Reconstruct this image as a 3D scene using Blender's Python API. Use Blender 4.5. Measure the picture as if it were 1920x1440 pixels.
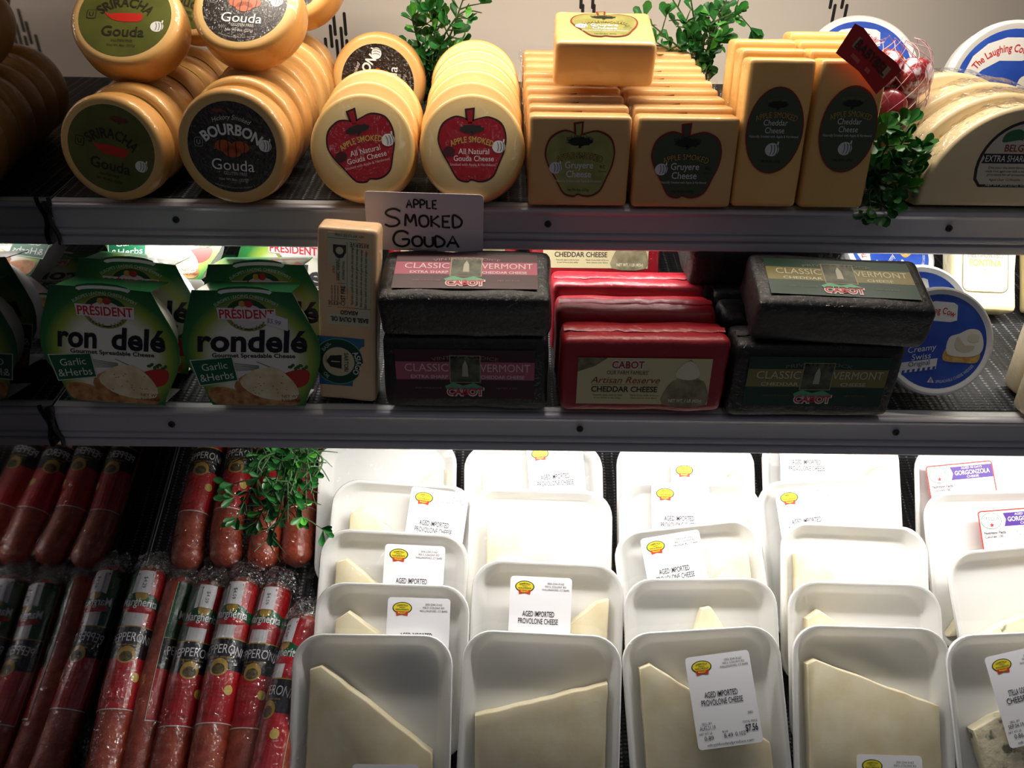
import bpy, bmesh, math, random
from mathutils import Matrix, Vector, noise
RAD = math.radians
random.seed(11)
for o in list(bpy.data.objects):
    bpy.data.objects.remove(o)
SC = bpy.context.scene
COL = SC.collection

# ------------------------------------------------------------ camera, world, exposure
FPX = 1495.0
PITCH, ROLL = RAD(30), RAD(0.65)
EYE = Vector((0, 0, 1.55))
cam = bpy.data.cameras.new('camera')
cam.sensor_width = 36
cam.lens = FPX * 36 / 1920
cam.clip_start = 0.02
camera = bpy.data.objects.new('camera', cam)
COL.objects.link(camera)
camera.matrix_world = Matrix.Translation(EYE) @ Matrix.Rotation(RAD(90) - PITCH, 4, 'X') @ Matrix.Rotation(ROLL, 4, 'Z')
SC.camera = camera
world = bpy.data.worlds.new('store_ambient')
SC.world = world
world.use_nodes = True
world.node_tree.nodes['Background'].inputs[0].default_value = (0.86, 0.88, 1.0, 1)
world.node_tree.nodes['Background'].inputs[1].default_value = 0.05
SC.view_settings.view_transform = 'Standard'
SC.view_settings.look = 'None'
SC.view_settings.exposure = 0.0
SC.view_settings.gamma = 1
SC.view_settings.use_curve_mapping = False


def area(name, loc, rot, sx, sy, power, color):
    l = bpy.data.lights.new(name, 'AREA')
    l.shape = 'RECTANGLE'
    l.size, l.size_y, l.energy, l.color = sx, sy, power, color
    o = bpy.data.objects.new(name, l)
    COL.objects.link(o)
    o.location, o.rotation_euler = loc, rot
    return o


# ceiling fluorescents of the store, well above and behind the shopper
for x in (-1.5, -0.8, -0.1, 0.6, 1.3):
    for y in (-1.7, -0.4):
        area('store_ceiling_light', (x, y, 3.1), (0, 0, 0), 0.016, 1.15, 0.45, (0.95, 0.97, 1.0))

# ------------------------------------------------------------ shelf frames


class Shelf:
    def __init__(s, y, z, tilt):
        s.m = Matrix.Translation((0, y, EYE.z + z)) @ Matrix.Rotation(tilt, 4, 'X')
        s.inv = s.m.inverted()

    def hit(s, px, py, h=0.0):
        """where the sight line of a photo point meets the plane h above this shelf (shelf coordinates)"""
        d = camera.matrix_world.to_3x3() @ Vector(((px - 960) / FPX, (720 - py) / FPX, -1))
        o = s.inv @ EYE
        dl = s.inv.to_3x3() @ d
        k = (h - o.z) / dl.z
        return o.x + k * dl.x, o.y + k * dl.y


TOP = Shelf(.772, -.243, RAD(7))
MID = Shelf(.678, -.425, RAD(8))
BOT = Shelf(.465, -.853, RAD(26))
MIRROR_X = -.463
WALL_Y = 1.19

# ------------------------------------------------------------ materials


def lin(c):
    return tuple(((v / 255) / 12.92 if v / 255 <= .04045 else ((v / 255 + .055) / 1.055) ** 2.4) for v in c) + (1,)


MATS = {}


def mat(name, col=(200, 200, 200), col2=None, nscale=25, rough=.5, bump=0, bscale=90, coat=0, crough=.08, cbump=0, cbscale=70,
        metal=0, sss=0, ramp=None, vary=0.0):
    if name in MATS:
        return MATS[name]
    m = bpy.data.materials.new(name)
    MATS[name] = m
    m.use_nodes = True
    nt = m.node_tree
    N, L = nt.nodes, nt.links
    b = N['Principled BSDF']
    b.inputs['Roughness'].default_value = rough
    b.inputs['Metallic'].default_value = metal
    b.inputs['Base Color'].default_value = lin(col)
    tc = N.new('ShaderNodeTexCoord')
    out = None
    if col2 is not None:
        no = N.new('ShaderNodeTexNoise')
        no.inputs['Scale'].default_value = nscale
        no.inputs['Detail'].default_value = 4
        L.new(tc.outputs['Object'], no.inputs['Vector'])
        cr = N.new('ShaderNodeValToRGB')
        cr.color_ramp.elements[0].position, cr.color_ramp.elements[1].position = ramp or (.35, .65)
        cr.color_ramp.elements[0].color, cr.color_ramp.elements[1].color = lin(col), lin(col2)
        L.new(no.outputs['Fac'], cr.inputs['Fac'])
        out = cr.outputs['Color']
        L.new(out, b.inputs['Base Color'])
    if vary:
        oi = N.new('ShaderNodeObjectInfo')
        hs = N.new('ShaderNodeHueSaturation')
        mr = N.new('ShaderNodeMapRange')
        mr.inputs['To Min'].default_value, mr.inputs['To Max'].default_value = 1 - vary, 1 + vary
        L.new(oi.outputs['Random'], mr.inputs['Value'])
        L.new(mr.outputs['Result'], hs.inputs['Value'])
        if out:
            L.new(out, hs.inputs['Color'])
        else:
            hs.inputs['Color'].default_value = lin(col)
        L.new(hs.outputs['Color'], b.inputs['Base Color'])
    if bump:
        no = N.new('ShaderNodeTexNoise')
        no.inputs['Scale'].default_value = bscale
        no.inputs['Detail'].default_value = 3
        L.new(tc.outputs['Object'], no.inputs['Vector'])
        bp = N.new('ShaderNodeBump')
        bp.inputs['Strength'].default_value = bump
        bp.inputs['Distance'].default_value = .004
        L.new(no.outputs['Fac'], bp.inputs['Height'])
        L.new(bp.outputs['Normal'], b.inputs['Normal'])
    if coat:
        b.inputs['Coat Weight'].default_value = coat
        b.inputs['Coat Roughness'].default_value = crough
        if cbump:
            no = N.new('ShaderNodeTexNoise')
            no.inputs['Scale'].default_value = cbscale
            no.inputs['Detail'].default_value = 2
            no.inputs['Distortion'].default_value = 1.5
            L.new(tc.outputs['Object'], no.inputs['Vector'])
            bp = N.new('ShaderNodeBump')
            bp.inputs['Strength'].default_value = cbump
            bp.inputs['Distance'].default_value = .006
            L.new(no.outputs['Fac'], bp.inputs['Height'])
            L.new(bp.outputs['Normal'], b.inputs['Coat Normal'])
    if sss:
        b.inputs['Subsurface Weight'].default_value = sss
        b.inputs['Subsurface Radius'].default_value = (1, .6, .3)
        b.inputs['Subsurface Scale'].default_value = .006
    return m


def ink(r, g, b, rough=.45):
    """flat print colour"""
    return mat('ink_%d_%d_%d' % (r, g, b), (r, g, b), rough=rough)


def radial_mat(name, stops, centre, scale, rough=.5, coat=0, cbump=0, cbscale=70, nz=.12, nscale=18, vary=0):
    """colour by distance from a point of the thing itself (rind of a cheese wheel, printed vignette)"""
    m = mat(name, rough=rough, coat=coat, cbump=cbump, cbscale=cbscale)
    nt = m.node_tree
    N, L = nt.nodes, nt.links
    tc = N.new('ShaderNodeTexCoord')
    mp = N.new('ShaderNodeMapping')
    mp.inputs['Scale'].default_value = scale
    mp.inputs['Location'].default_value = tuple(-c * s for c, s in zip(centre, scale))
    L.new(tc.outputs['Object'], mp.inputs['Vector'])
    ln = N.new('ShaderNodeVectorMath')
    ln.operation = 'LENGTH'
    L.new(mp.outputs['Vector'], ln.inputs[0])
    no = N.new('ShaderNodeTexNoise')
    no.inputs['Scale'].default_value = nscale
    L.new(tc.outputs['Object'], no.inputs['Vector'])
    ma = N.new('ShaderNodeMath')
    ma.operation = 'MULTIPLY_ADD'
    L.new(no.outputs['Fac'], ma.inputs[0])
    ma.inputs[1].default_value = nz
    L.new(ln.outputs['Value'], ma.inputs[2])
    sb = N.new('ShaderNodeMath')
    sb.operation = 'SUBTRACT'
    L.new(ma.outputs[0], sb.inputs[0])
    sb.inputs[1].default_value = nz * .5
    cr = N.new('ShaderNodeValToRGB')
    el = cr.color_ramp.elements
    while len(el) < len(stops):
        el.new(.5)
    for e, (p, c) in zip(el, stops):
        e.position, e.color = p, lin(c)
    L.new(sb.outputs[0], cr.inputs['Fac'])
    out = cr.outputs['Color']
    L.new(out, N['Principled BSDF'].inputs['Base Color'])
    return m


def film_mat(name, bump=.5, bscale=45, gloss=.35, rough=.06, tint=(1, 1, 1)):
    m = bpy.data.materials.new(name)
    m.use_nodes = True
    nt = m.node_tree
    N, L = nt.nodes, nt.links
    N.remove(N['Principled BSDF'])
    tr, gl, mx = N.new('ShaderNodeBsdfTransparent'), N.new('ShaderNodeBsdfGlossy'), N.new('ShaderNodeMixShader')
    tr.inputs[0].default_value = (*tint, 1)
    gl.inputs['Roughness'].default_value = rough
    fr, pw, mu = N.new('ShaderNodeLayerWeight'), N.new('ShaderNodeMath'), N.new('ShaderNodeMath')
    pw.operation = 'POWER'
    pw.inputs[1].default_value = 5
    mu.operation = 'MULTIPLY_ADD'
    mu.use_clamp = True
    mu.inputs[1].default_value = .9
    mu.inputs[2].default_value = .05 + gloss * .1
    tc, no, bp = N.new('ShaderNodeTexCoord'), N.new('ShaderNodeTexNoise'), N.new('ShaderNodeBump')
    no.inputs['Scale'].default_value = bscale
    no.inputs['Detail'].default_value = 2
    no.inputs['Distortion'].default_value = 1.2
    bp.inputs['Strength'].default_value = bump
    bp.inputs['Distance'].default_value = .006
    L.new(tc.outputs['Object'], no.inputs['Vector'])
    L.new(no.outputs['Fac'], bp.inputs['Height'])
    L.new(bp.outputs['Normal'], gl.inputs['Normal'])
    L.new(bp.outputs['Normal'], fr.inputs['Normal'])
    L.new(fr.outputs['Facing'], pw.inputs[0])
    L.new(pw.outputs[0], mu.inputs[0])
    L.new(mu.outputs[0], mx.inputs[0])
    L.new(tr.outputs[0], mx.inputs[1])
    L.new(gl.outputs[0], mx.inputs[2])
    L.new(mx.outputs[0], N['Material Output'].inputs['Surface'])
    return m


FILM = film_mat('cling_film', .10, 22, .0, .04)
SHRINK = film_mat('shrink_film', .9, 85, .25, .08)
CRUMPLE = film_mat('crumpled_film', 1.0, 160, 3.0, .12, (.86, .85, .86))
M_RAIL = mat('rail_aluminium', (186, 184, 192), rough=.42, metal=.2, bump=.03, bscale=40)
M_PAN = mat('white_enamel', (225, 225, 222), rough=.4)
M_DARK = mat('dark_metal_and_gaps', (38, 36, 38), rough=.5)
M_WALL = mat('cream_case_liner', (246, 240, 232), rough=.42)
M_WHITE = mat('white_plastic', (238, 238, 236), rough=.35)
M_FOAM = mat('white_foam', (246, 246, 244), rough=.55, bump=.04, bscale=700)
_nt = M_FOAM.node_tree
_tl, _mx = _nt.nodes.new('ShaderNodeBsdfTranslucent'), _nt.nodes.new('ShaderNodeMixShader')
_tl.inputs[0].default_value = (.92, .9, .86, 1)
_mx.inputs[0].default_value = .34
_b = _nt.nodes['Principled BSDF']
_b.inputs['Subsurface Weight'].default_value = .0
_b.inputs['Subsurface Radius'].default_value = (1, .95, .88)
_b.inputs['Subsurface Scale'].default_value = .02
_nt.links.new(_nt.nodes['Principled BSDF'].outputs[0], _mx.inputs[1])
_nt.links.new(_tl.outputs[0], _mx.inputs[2])
_nt.links.new(_mx.outputs[0], _nt.nodes['Material Output'].inputs['Surface'])
M_PROV = mat('provolone', (232, 218, 178), (242, 232, 200), 40, rough=.5, bump=.03, bscale=220, sss=.2)
M_GORG = mat('gorgonzola', (120, 120, 100), (236, 226, 192), 70, rough=.55, bump=.3, bscale=120, ramp=(.32, .42))
M_GRUY = mat('smoked_gruyere', (212, 164, 102), (220, 175, 114), 22, rough=.45, coat=.6, cbump=.25, cbscale=45, vary=.05)
M_CHED = mat('smoked_cheddar', (220, 172, 98), (230, 184, 110), 18, rough=.42, coat=.6, cbump=.22, cbscale=40, vary=.05)
M_EXTP = mat('pale_provolone', (228, 205, 160), (234, 214, 172), 15, rough=.45, coat=.7, cbump=.35, cbscale=40)
M_FONT = mat('fontina', (240, 224, 168), (246, 234, 190), 15, rough=.45, coat=.8, cbump=.4, cbscale=60)
M_BLACKW = mat('black_wrap', (9, 9, 12), rough=.55, bump=.3, bscale=130, coat=.3, crough=.14, cbump=.7, cbscale=160)
M_REDW = mat('red_wrap', (150, 16, 32), rough=.42, bump=.3, bscale=60, coat=.35, crough=.22, cbump=.5, cbscale=70)
M_PEP = mat('pepperoni_skin', (150, 52, 30), (186, 82, 52), 90, rough=.4, bump=.2, bscale=220, coat=.9, crough=.1, cbump=.6, cbscale=75)
M_STEM = mat('plant_stem', (52, 84, 40), rough=.5)
M_LEAF = mat('leaf_green', (30, 92, 38), (46, 120, 50), 60, rough=.38, vary=.25)
M_LEAFB = mat('leaf_bright', (70, 150, 48), (92, 170, 60), 60, rough=.38, vary=.2)
WHITE, BLACK = ink(240, 240, 238), ink(18, 17, 20)

# ------------------------------------------------------------ mesh helpers


class MB:
    def __init__(s):
        s.v, s.f, s.mi, s.mats = [], [], [], []

    def slot(s, m):
        if m not in s.mats:
            s.mats.append(m)
        return s.mats.index(m)

    def add(s, verts, faces, m):
        k, b = s.slot(m), len(s.v)
        s.v.extend(verts)
        for f in faces:
            s.f.append([i + b for i in f])
            s.mi.append(k)

    def mesh(s, name, smooth=True, angle=40, recalc=True):
        me = bpy.data.meshes.new(name)
        me.from_pydata([tuple(v) for v in s.v], [], s.f)
        for m in s.mats:
            me.materials.append(m)
        me.polygons.foreach_set('material_index', s.mi)
        if recalc:
            bm = bmesh.new()
            bm.from_mesh(me)
            bmesh.ops.recalc_face_normals(bm, faces=bm.faces)
            bm.to_mesh(me)
            bm.free()
        if smooth:
            me.shade_smooth()
            me.set_sharp_from_angle(angle=RAD(angle))
        me.update()
        return me


def loft(mb, rings, m, cap0=True, cap1=True):
    n = len(rings[0])
    vs = [p for r in rings for p in r]
    fs = []
    for i in range(len(rings) - 1):
        for j in range(n):
            k = (j + 1) % n
            fs.append((i * n + j, i * n + k, (i + 1) * n + k, (i + 1) * n + j))
    if cap0:
        fs.append(tuple(range(n - 1, -1, -1)))
    if cap1:
        fs.append(tuple(range((len(rings) - 1) * n, len(rings) * n)))
    mb.add(vs, fs, m)


def rbox(w, d, h, r, m, jit=0, seed=0, mid=2, freq=30, bulge=0):
    """rounded block: x centred, y from -d (front) to 0 (back), z from 0 to h"""
    mb = MB()

    def axis(Lg):
        a = [0, .35 * r, r]
        a += [r + (Lg - 2 * r) * (i + 1) / (mid + 1) for i in range(mid)]
        return a + [Lg - r, Lg - .35 * r, Lg]
    A = [axis(w), axis(d), axis(h)]
    S = (w, d, h)
    idx, vs, fs = {}, [], []

    def vert(p):
        k = tuple(round(c, 6) for c in p)
        if k not in idx:
            q = Vector(p)
            c = Vector([min(max(p[i], r), S[i] - r) for i in range(3)])
            dl = q - c
            if dl.length > 0:
                q = c + dl.normalized() * r
            q = Vector((q.x - w / 2, q.y - d, q.z))
            if jit:
                nrm = dl.normalized() if dl.length > 0 else Vector((0, 0, 0))
                q += nrm * jit * noise.noise(q * freq + Vector((seed * 7.3, seed, 0)))
            idx[k] = len(vs)
            vs.append(q)
        return idx[k]
    for ax in range(3):
        a, b = (ax + 1) % 3, (ax + 2) % 3
        for side in (0, S[ax]):
            for i in range(len(A[a]) - 1):
                for j in range(len(A[b]) - 1):
                    q = []
                    for (ii, jj) in ((i, j), (i + 1, j), (i + 1, j + 1), (i, j + 1)):
                        p = [0, 0, 0]
                        p[ax], p[a], p[b] = side, A[a][ii], A[b][jj]
                        q.append(vert(p))
                    fs.append(q if side else q[::-1])
    mb.add(vs, fs, m)
    return mb


def box(mb, x0, x1, y0, y1, z0, z1, m):
    v = [(x, y, z) for x in (x0, x1) for y in (y0, y1) for z in (z0, z1)]
    mb.add(v, [(0, 1, 3, 2), (4, 6, 7, 5), (0, 4, 5, 1), (2, 3, 7, 6), (0, 2, 6, 4), (1, 5, 7, 3)], m)


def lathe(mb, prof, zc, m, seg=56):
    """profile (radius, y) spun about the y axis through height zc"""
    rings = [[(r * math.sin(t), y, zc + r * math.cos(t)) for t in [2 * math.pi * j / seg for j in range(seg)]] for r, y in prof]
    loft(mb, rings, m)


def smooth_loop(pts, n=4):
    out = []
    N = len(pts)
    for i in range(N):
        p0, p1, p2, p3 = [Vector(pts[(i + k) % N]) for k in (-1, 0, 1, 2)]
        for j in range(n):
            t = j / n
            out.append(tuple(.5 * ((2 * p1) + (p2 - p0) * t + (2 * p0 - 5 * p1 + 4 * p2 - p3) * t * t + (3 * p1 - p0 - 3 * p2 + p3) * t ** 3)))
    return out


def curve_pts(pts, n=8):
    P = [Vector(p) for p in pts]
    P = [2 * P[0] - P[1]] + P + [2 * P[-1] - P[-2]]
    out = []
    for i in range(1, len(P) - 2):
        p0, p1, p2, p3 = P[i - 1:i + 3]
        for j in range(n):
            t = j / n
            out.append(.5 * ((2 * p1) + (p2 - p0) * t + (2 * p0 - 5 * p1 + 4 * p2 - p3) * t * t + (3 * p1 - p0 - 3 * p2 + p3) * t ** 3))
    out.append(P[-2])
    return out


def rrect(w, h, r, nc=6):
    out = []
    for cx, cz, a0 in ((w / 2 - r, h / 2 - r, 0), (-w / 2 + r, h / 2 - r, 90), (-w / 2 + r, -h / 2 + r, 180), (w / 2 - r, -h / 2 + r, 270)):
        for i in range(nc + 1):
            a = RAD(a0 + 90 * i / nc)
            out.append((cx + r * math.cos(a), cz + r * math.sin(a)))
    return out


def inset(poly, d):
    n = len(poly)
    A = sum(poly[i][0] * poly[(i + 1) % n][1] - poly[(i + 1) % n][0] * poly[i][1] for i in range(n))
    s = 1 if A > 0 else -1
    out = []
    for i in range(n):
        a, b, c = Vector(poly[i - 1]), Vector(poly[i]), Vector(poly[(i + 1) % n])
        e1, e2 = (b - a).normalized(), (c - b).normalized()
        nn = Vector((-(e1.y + e2.y), e1.x + e2.x)) * s
        nn = nn.normalized() if nn.length > 1e-6 else Vector((0, 0))
        out.append((b.x + nn.x * d, b.y + nn.y * d))
    return out


def prism(mb, poly, y0, y1, bev, m):
    """outline in x,z with a rounded edge, from y0 (front) to y1 (back)"""
    rings = []
    for k, yy in ((1, y0), (.35, y0 + bev * .2), (0, y0 + bev), (0, y1 - bev), (.35, y1 - bev * .2), (1, y1)):
        rings.append([(x, yy, z) for x, z in (inset(poly, bev * k) if k else poly)])
    loft(mb, rings, m)


def tube(mb, pts, r, m, seg=6, taper=1.0):
    rings = []
    n = len(pts)
    up = Vector((.3, .2, .93))
    for i, p in enumerate(pts):
        t = (pts[min(i + 1, n - 1)] - pts[max(i - 1, 0)]).normalized()
        s = t.cross(up)
        s = s.normalized() if s.length > 1e-5 else Vector((1, 0, 0))
        u = s.cross(t)
        rr = r * (1 + (taper - 1) * i / (n - 1))
        rings.append([p + s * rr * math.cos(a) + u * rr * math.sin(a) for a in [2 * math.pi * j / seg for j in range(seg)]])
    loft(mb, rings, m)


# ------------------------------------------------------------ print: flat lettering and artwork on a surface
TXT = {}


def glyphs(s, bold):
    k = (s, bold)
    if k not in TXT:
        cu = bpy.data.curves.new('t', 'FONT')
        cu.body = s
        cu.resolution_u = 3
        cu.offset = bold
        ob = bpy.data.objects.new('t', cu)
        me = bpy.data.meshes.new_from_object(ob)
        TXT[k] = ([(v.co.x, v.co.y) for v in me.vertices], [tuple(p.vertices) for p in me.polygons])
        bpy.data.objects.remove(ob)
        bpy.data.curves.remove(cu)
        bpy.data.meshes.remove(me)
    return TXT[k]


CAP = None


class Print:
    def __init__(s):
        s.art, s.txt = [], []

    def poly(s, pts, m, l=0):
        s.art.append(([tuple(p) for p in pts], [tuple(range(len(pts)))], m, l))
        return s

    def ell(s, cx, cy, rx, ry, m, l=0, rot=0, n=28, rings=1):
        c, sn = math.cos(RAD(rot)), math.sin(RAD(rot))
        vs, fs = [(cx, cy)], []
        for k in range(1, rings + 1):
            for j in range(n):
                a = 2 * math.pi * j / n
                x, y = rx * k / rings * math.cos(a), ry * k / rings * math.sin(a)
                vs.append((cx + x * c - y * sn, cy + x * sn + y * c))
        for j in range(n):
            fs.append((0, 1 + j, 1 + (j + 1) % n))
            for k in range(1, rings):
                a, b = 1 + (k - 1) * n, 1 + k * n
                fs.append((a + j, b + j, b + (j + 1) % n, a + (j + 1) % n))
        s.art.append((vs, fs, m, l))
        return s

    def rect(s, cx, cy, w, h, m, l=0, rot=0, nx=1, ny=1):
        c, sn = math.cos(RAD(rot)), math.sin(RAD(rot))
        vs, fs = [], []
        for j in range(ny + 1):
            for i in range(nx + 1):
                x, y = w * (i / nx - .5), h * (j / ny - .5)
                vs.append((cx + x * c - y * sn, cy + x * sn + y * c))
        for j in range(ny):
            for i in range(nx):
                a = j * (nx + 1) + i
                fs.append((a, a + 1, a + nx + 2, a + nx + 1))
        s.art.append((vs, fs, m, l))
        return s

    def line(s, pts, wd, m, l=1):
        P = [Vector(p) for p in pts]
        vs, fs = [], []
        for i, p in enumerate(P):
            t = (P[min(i + 1, len(P) - 1)] - P[max(i - 1, 0)]).normalized()
            nn = Vector((-t.y, t.x)) * wd / 2
            vs += [tuple(p + nn), tuple(p - nn)]
        for i in range(len(P) - 1):
            fs.append((2 * i, 2 * i + 1, 2 * i + 3, 2 * i + 2))
        s.art.append((vs, fs, m, l))
        return s

    def text(s, st, cx, cy, h, m, w=None, l=3, bold=0.0, shear=0, rot=0, arc=None, ref='H'):
        global CAP
        if CAP is None:
            CAP = max(y for x, y in glyphs('H', 0)[0])
        vs, fs = glyphs(st, bold)
        if not vs:
            return s
        x0, x1 = min(v[0] for v in vs), max(v[0] for v in vs)
        k = h / CAP
        kx = w / (x1 - x0) if w else k
        xm = (x0 + x1) / 2
        c, sn = math.cos(RAD(rot)), math.sin(RAD(rot))
        out = []
        for x, y in vs:
            X, Y = (x - xm) * kx, y * k - h / 2
            X += shear * (Y + h / 2)
            if arc:
                a = X / arc
                X, Y = (arc + Y) * math.sin(a), (arc + Y) * math.cos(a) - arc
            out.append((cx + X * c - Y * sn, cy + X * sn + Y * c))
        s.txt.append((out, fs, m, l))
        return s

    def mesh(s, name, mapper, which='art', base=.00025, step=.00012):
        mb = MB()
        for vs, fs, m, l in (s.art if which == 'art' else s.txt):
            mb.add([mapper(x, y, base + step * l) for x, y in vs], fs, m)
        return mb.mesh(name, smooth=False, recalc=False)

    def kit(s, mapper, name='label', base=.00025, step=.00012):
        k = [name, s.mesh(name, mapper, 'art', base, step), []]
        if s.txt:
            k[2].append(['lettering', s.mesh('lettering', mapper, 'txt', base, step), []])
        return k


def front(T, z0, x0=0.0):
    return lambda x, y, l: (x0 + x, -T - l, z0 + y)


# ------------------------------------------------------------ things
def thing(name, label, cat, m, group=None):
    o = bpy.data.objects.new(name, None)
    COL.objects.link(o)
    o.empty_display_size = .02
    o.matrix_world = m
    o['label'], o['category'] = label, cat
    if group:
        o['group'] = group
    return o


def part(name, me, parent, kind=None):
    o = bpy.data.objects.new(name, me)
    COL.objects.link(o)
    o.parent = parent
    if kind:
        o['kind'] = kind
    return o


def assemble(kit, name, label, cat, m, group=None):
    t = thing(name, label, cat, m, group)
    for nm, me, subs in kit:
        p = part(nm, me, t)
        for nm2, me2, _ in subs:
            part(nm2, me2, p)
    return t


def pose(shelf, u, v, h=0, lean=0, yaw=0, roll=0, zc=0):
    m = shelf.m @ Matrix.Translation((u, v, h)) @ Matrix.Rotation(RAD(yaw), 4, 'Z') @ Matrix.Rotation(-RAD(lean), 4, 'X')
    if roll:
        m = m @ Matrix.Translation((0, 0, zc)) @ Matrix.Rotation(RAD(roll), 4, 'Y') @ Matrix.Translation((0, 0, -zc))
    return m


def front_at(shelf, px, py, T, lean):
    """back-bottom pivot of a leaning block whose front-bottom edge is seen at a photo point"""
    u, v = shelf.hit(px, py, T * math.sin(RAD(lean)))
    return u, v + T * math.cos(RAD(lean))


ORD = ['first', 'second', 'third', 'fourth', 'fifth', 'sixth', 'seventh', 'eighth', 'ninth', 'tenth', 'eleventh']


def structure(name, me, m=None, parent=None):
    o = bpy.data.objects.new(name, me)
    COL.objects.link(o)
    if m:
        o.matrix_world = m
    if parent:
        o.parent = parent
    else:
        o['kind'] = 'structure'
    return o

# ------------------------------------------------------------ the case: liner walls, mirror end, shelves, rails, lights
def liner_mat():
    m = mat('woven_liner', (26, 27, 30), rough=.65)
    nt = m.node_tree
    N, L = nt.nodes, nt.links
    tc = N.new('ShaderNodeTexCoord')
    mp = N.new('ShaderNodeMapping')
    mp.inputs['Scale'].default_value = (150, 230, 1)
    L.new(tc.outputs['Object'], mp.inputs['Vector'])
    vo = N.new('ShaderNodeTexVoronoi')
    vo.voronoi_dimensions = '2D'
    vo.inputs['Randomness'].default_value = .12
    vo.inputs['Scale'].default_value = 1
    L.new(mp.outputs['Vector'], vo.inputs['Vector'])
    wa = N.new('ShaderNodeTexWave')
    wa.wave_type = 'BANDS'
    wa.bands_direction = 'X'
    wa.inputs['Scale'].default_value = 26
    wa.inputs['Distortion'].default_value = 1.5
    L.new(tc.outputs['Object'], wa.inputs['Vector'])
    lt = N.new('ShaderNodeMath')
    lt.operation = 'LESS_THAN'
    L.new(vo.outputs['Distance'], lt.inputs[0])
    lt.inputs[1].default_value = .3
    gt = N.new('ShaderNodeMath')
    gt.operation = 'GREATER_THAN'
    L.new(wa.outputs['Fac'], gt.inputs[0])
    gt.inputs[1].default_value = .86
    mu = N.new('ShaderNodeMath')
    mu.operation = 'MULTIPLY'
    L.new(lt.outputs[0], mu.inputs[0])
    L.new(gt.outputs[0], mu.inputs[1])
    mx = N.new('ShaderNodeMix')
    mx.data_type = 'RGBA'
    L.new(mu.outputs[0], mx.inputs['Factor'])
    mx.inputs['A'].default_value, mx.inputs['B'].default_value = lin((28, 29, 32)), lin((120, 120, 120))
    L.new(mx.outputs['Result'], N['Principled BSDF'].inputs['Base Color'])
    bp = N.new('ShaderNodeBump')
    bp.inputs['Strength'].default_value = .8
    bp.inputs['Distance'].default_value = .002
    bp.invert = True
    L.new(vo.outputs['Distance'], bp.inputs['Height'])
    L.new(bp.outputs['Normal'], N['Principled BSDF'].inputs['Normal'])
    return m


M_LINER = liner_mat()
X0, X1 = MIRROR_X, 1.05

# back wall; dark plates stand in for the shade inside its bracket slots
mb = MB()
box(mb, X0, X1, WALL_Y, WALL_Y + .02, .5, 2.15, M_WALL)
wall = structure('wall_back', mb.mesh('wall_back', smooth=False))


def slot_mesh(L):
    b = MB()
    prism(b, rrect(.0042, L, .0021, 4), 0, .002, .0003, M_DARK)
    return b.mesh('slot', smooth=False)


SLOT = slot_mesh(.03)


def wall_point(px, py):
    d = camera.matrix_world.to_3x3() @ Vector(((px - 960) / FPX, (720 - py) / FPX, -1))
    k = (WALL_Y - EYE.y) / d.y
    return EYE + d * k


for px, py in ((627, 45), (647, 45), (621, 68), (641, 72), (633, 95), (652, 95), (612, 92), (1092, 30), (1113, 30), (1090, -6), (1112, -6), (1562, 30), (1584, 30), (1560, -6), (1582, -6)):
    p = wall_point(px, py)
    o = structure('slot', SLOT, Matrix.Translation((p.x, WALL_Y - .0006, p.z)), None)
    del o['kind']
    o.parent = wall

# polished end panel of the case: the goods are seen again in it
mm = mat('polished_steel', (150, 148, 152), rough=.035, metal=1.0)
mb = MB()
box(mb, X0 - .012, X0, .12, WALL_Y, .5, 2.15, mm)
structure('wall_left', mb.mesh('wall_left', smooth=False))
# case floor below the sloped bottom deck
mb = MB()
box(mb, X0, X1, .12, WALL_Y, .46, .5, M_PAN)
structure('floor', mb.mesh('floor', smooth=False))
# canopy above the top shelf
mb = MB()
box(mb, X0, X1, .755, WALL_Y, 1.645, 1.66, M_PAN)
structure('ceiling', mb.mesh('ceiling', smooth=False))

RAILP = [(.012, -.0012), (.004, -.0004), (0, .0004), (-.0035, -.0002), (-.0052, -.0016), (-.0054, -.0035), (-.0035, -.0062), (-.0028, -.008), (-.0028, -.025),
         (-.0012, -.0255), (-.0012, -.0275), (-.0038, -.028), (-.0042, -.030), (-.0038, -.032), (-.0012, -.0325), (-.0012, -.0345), (-.0046, -.0352),
         (-.005, -.0375), (-.005, -.0418), (-.0035, -.0432), (.012, -.0432)]


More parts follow.
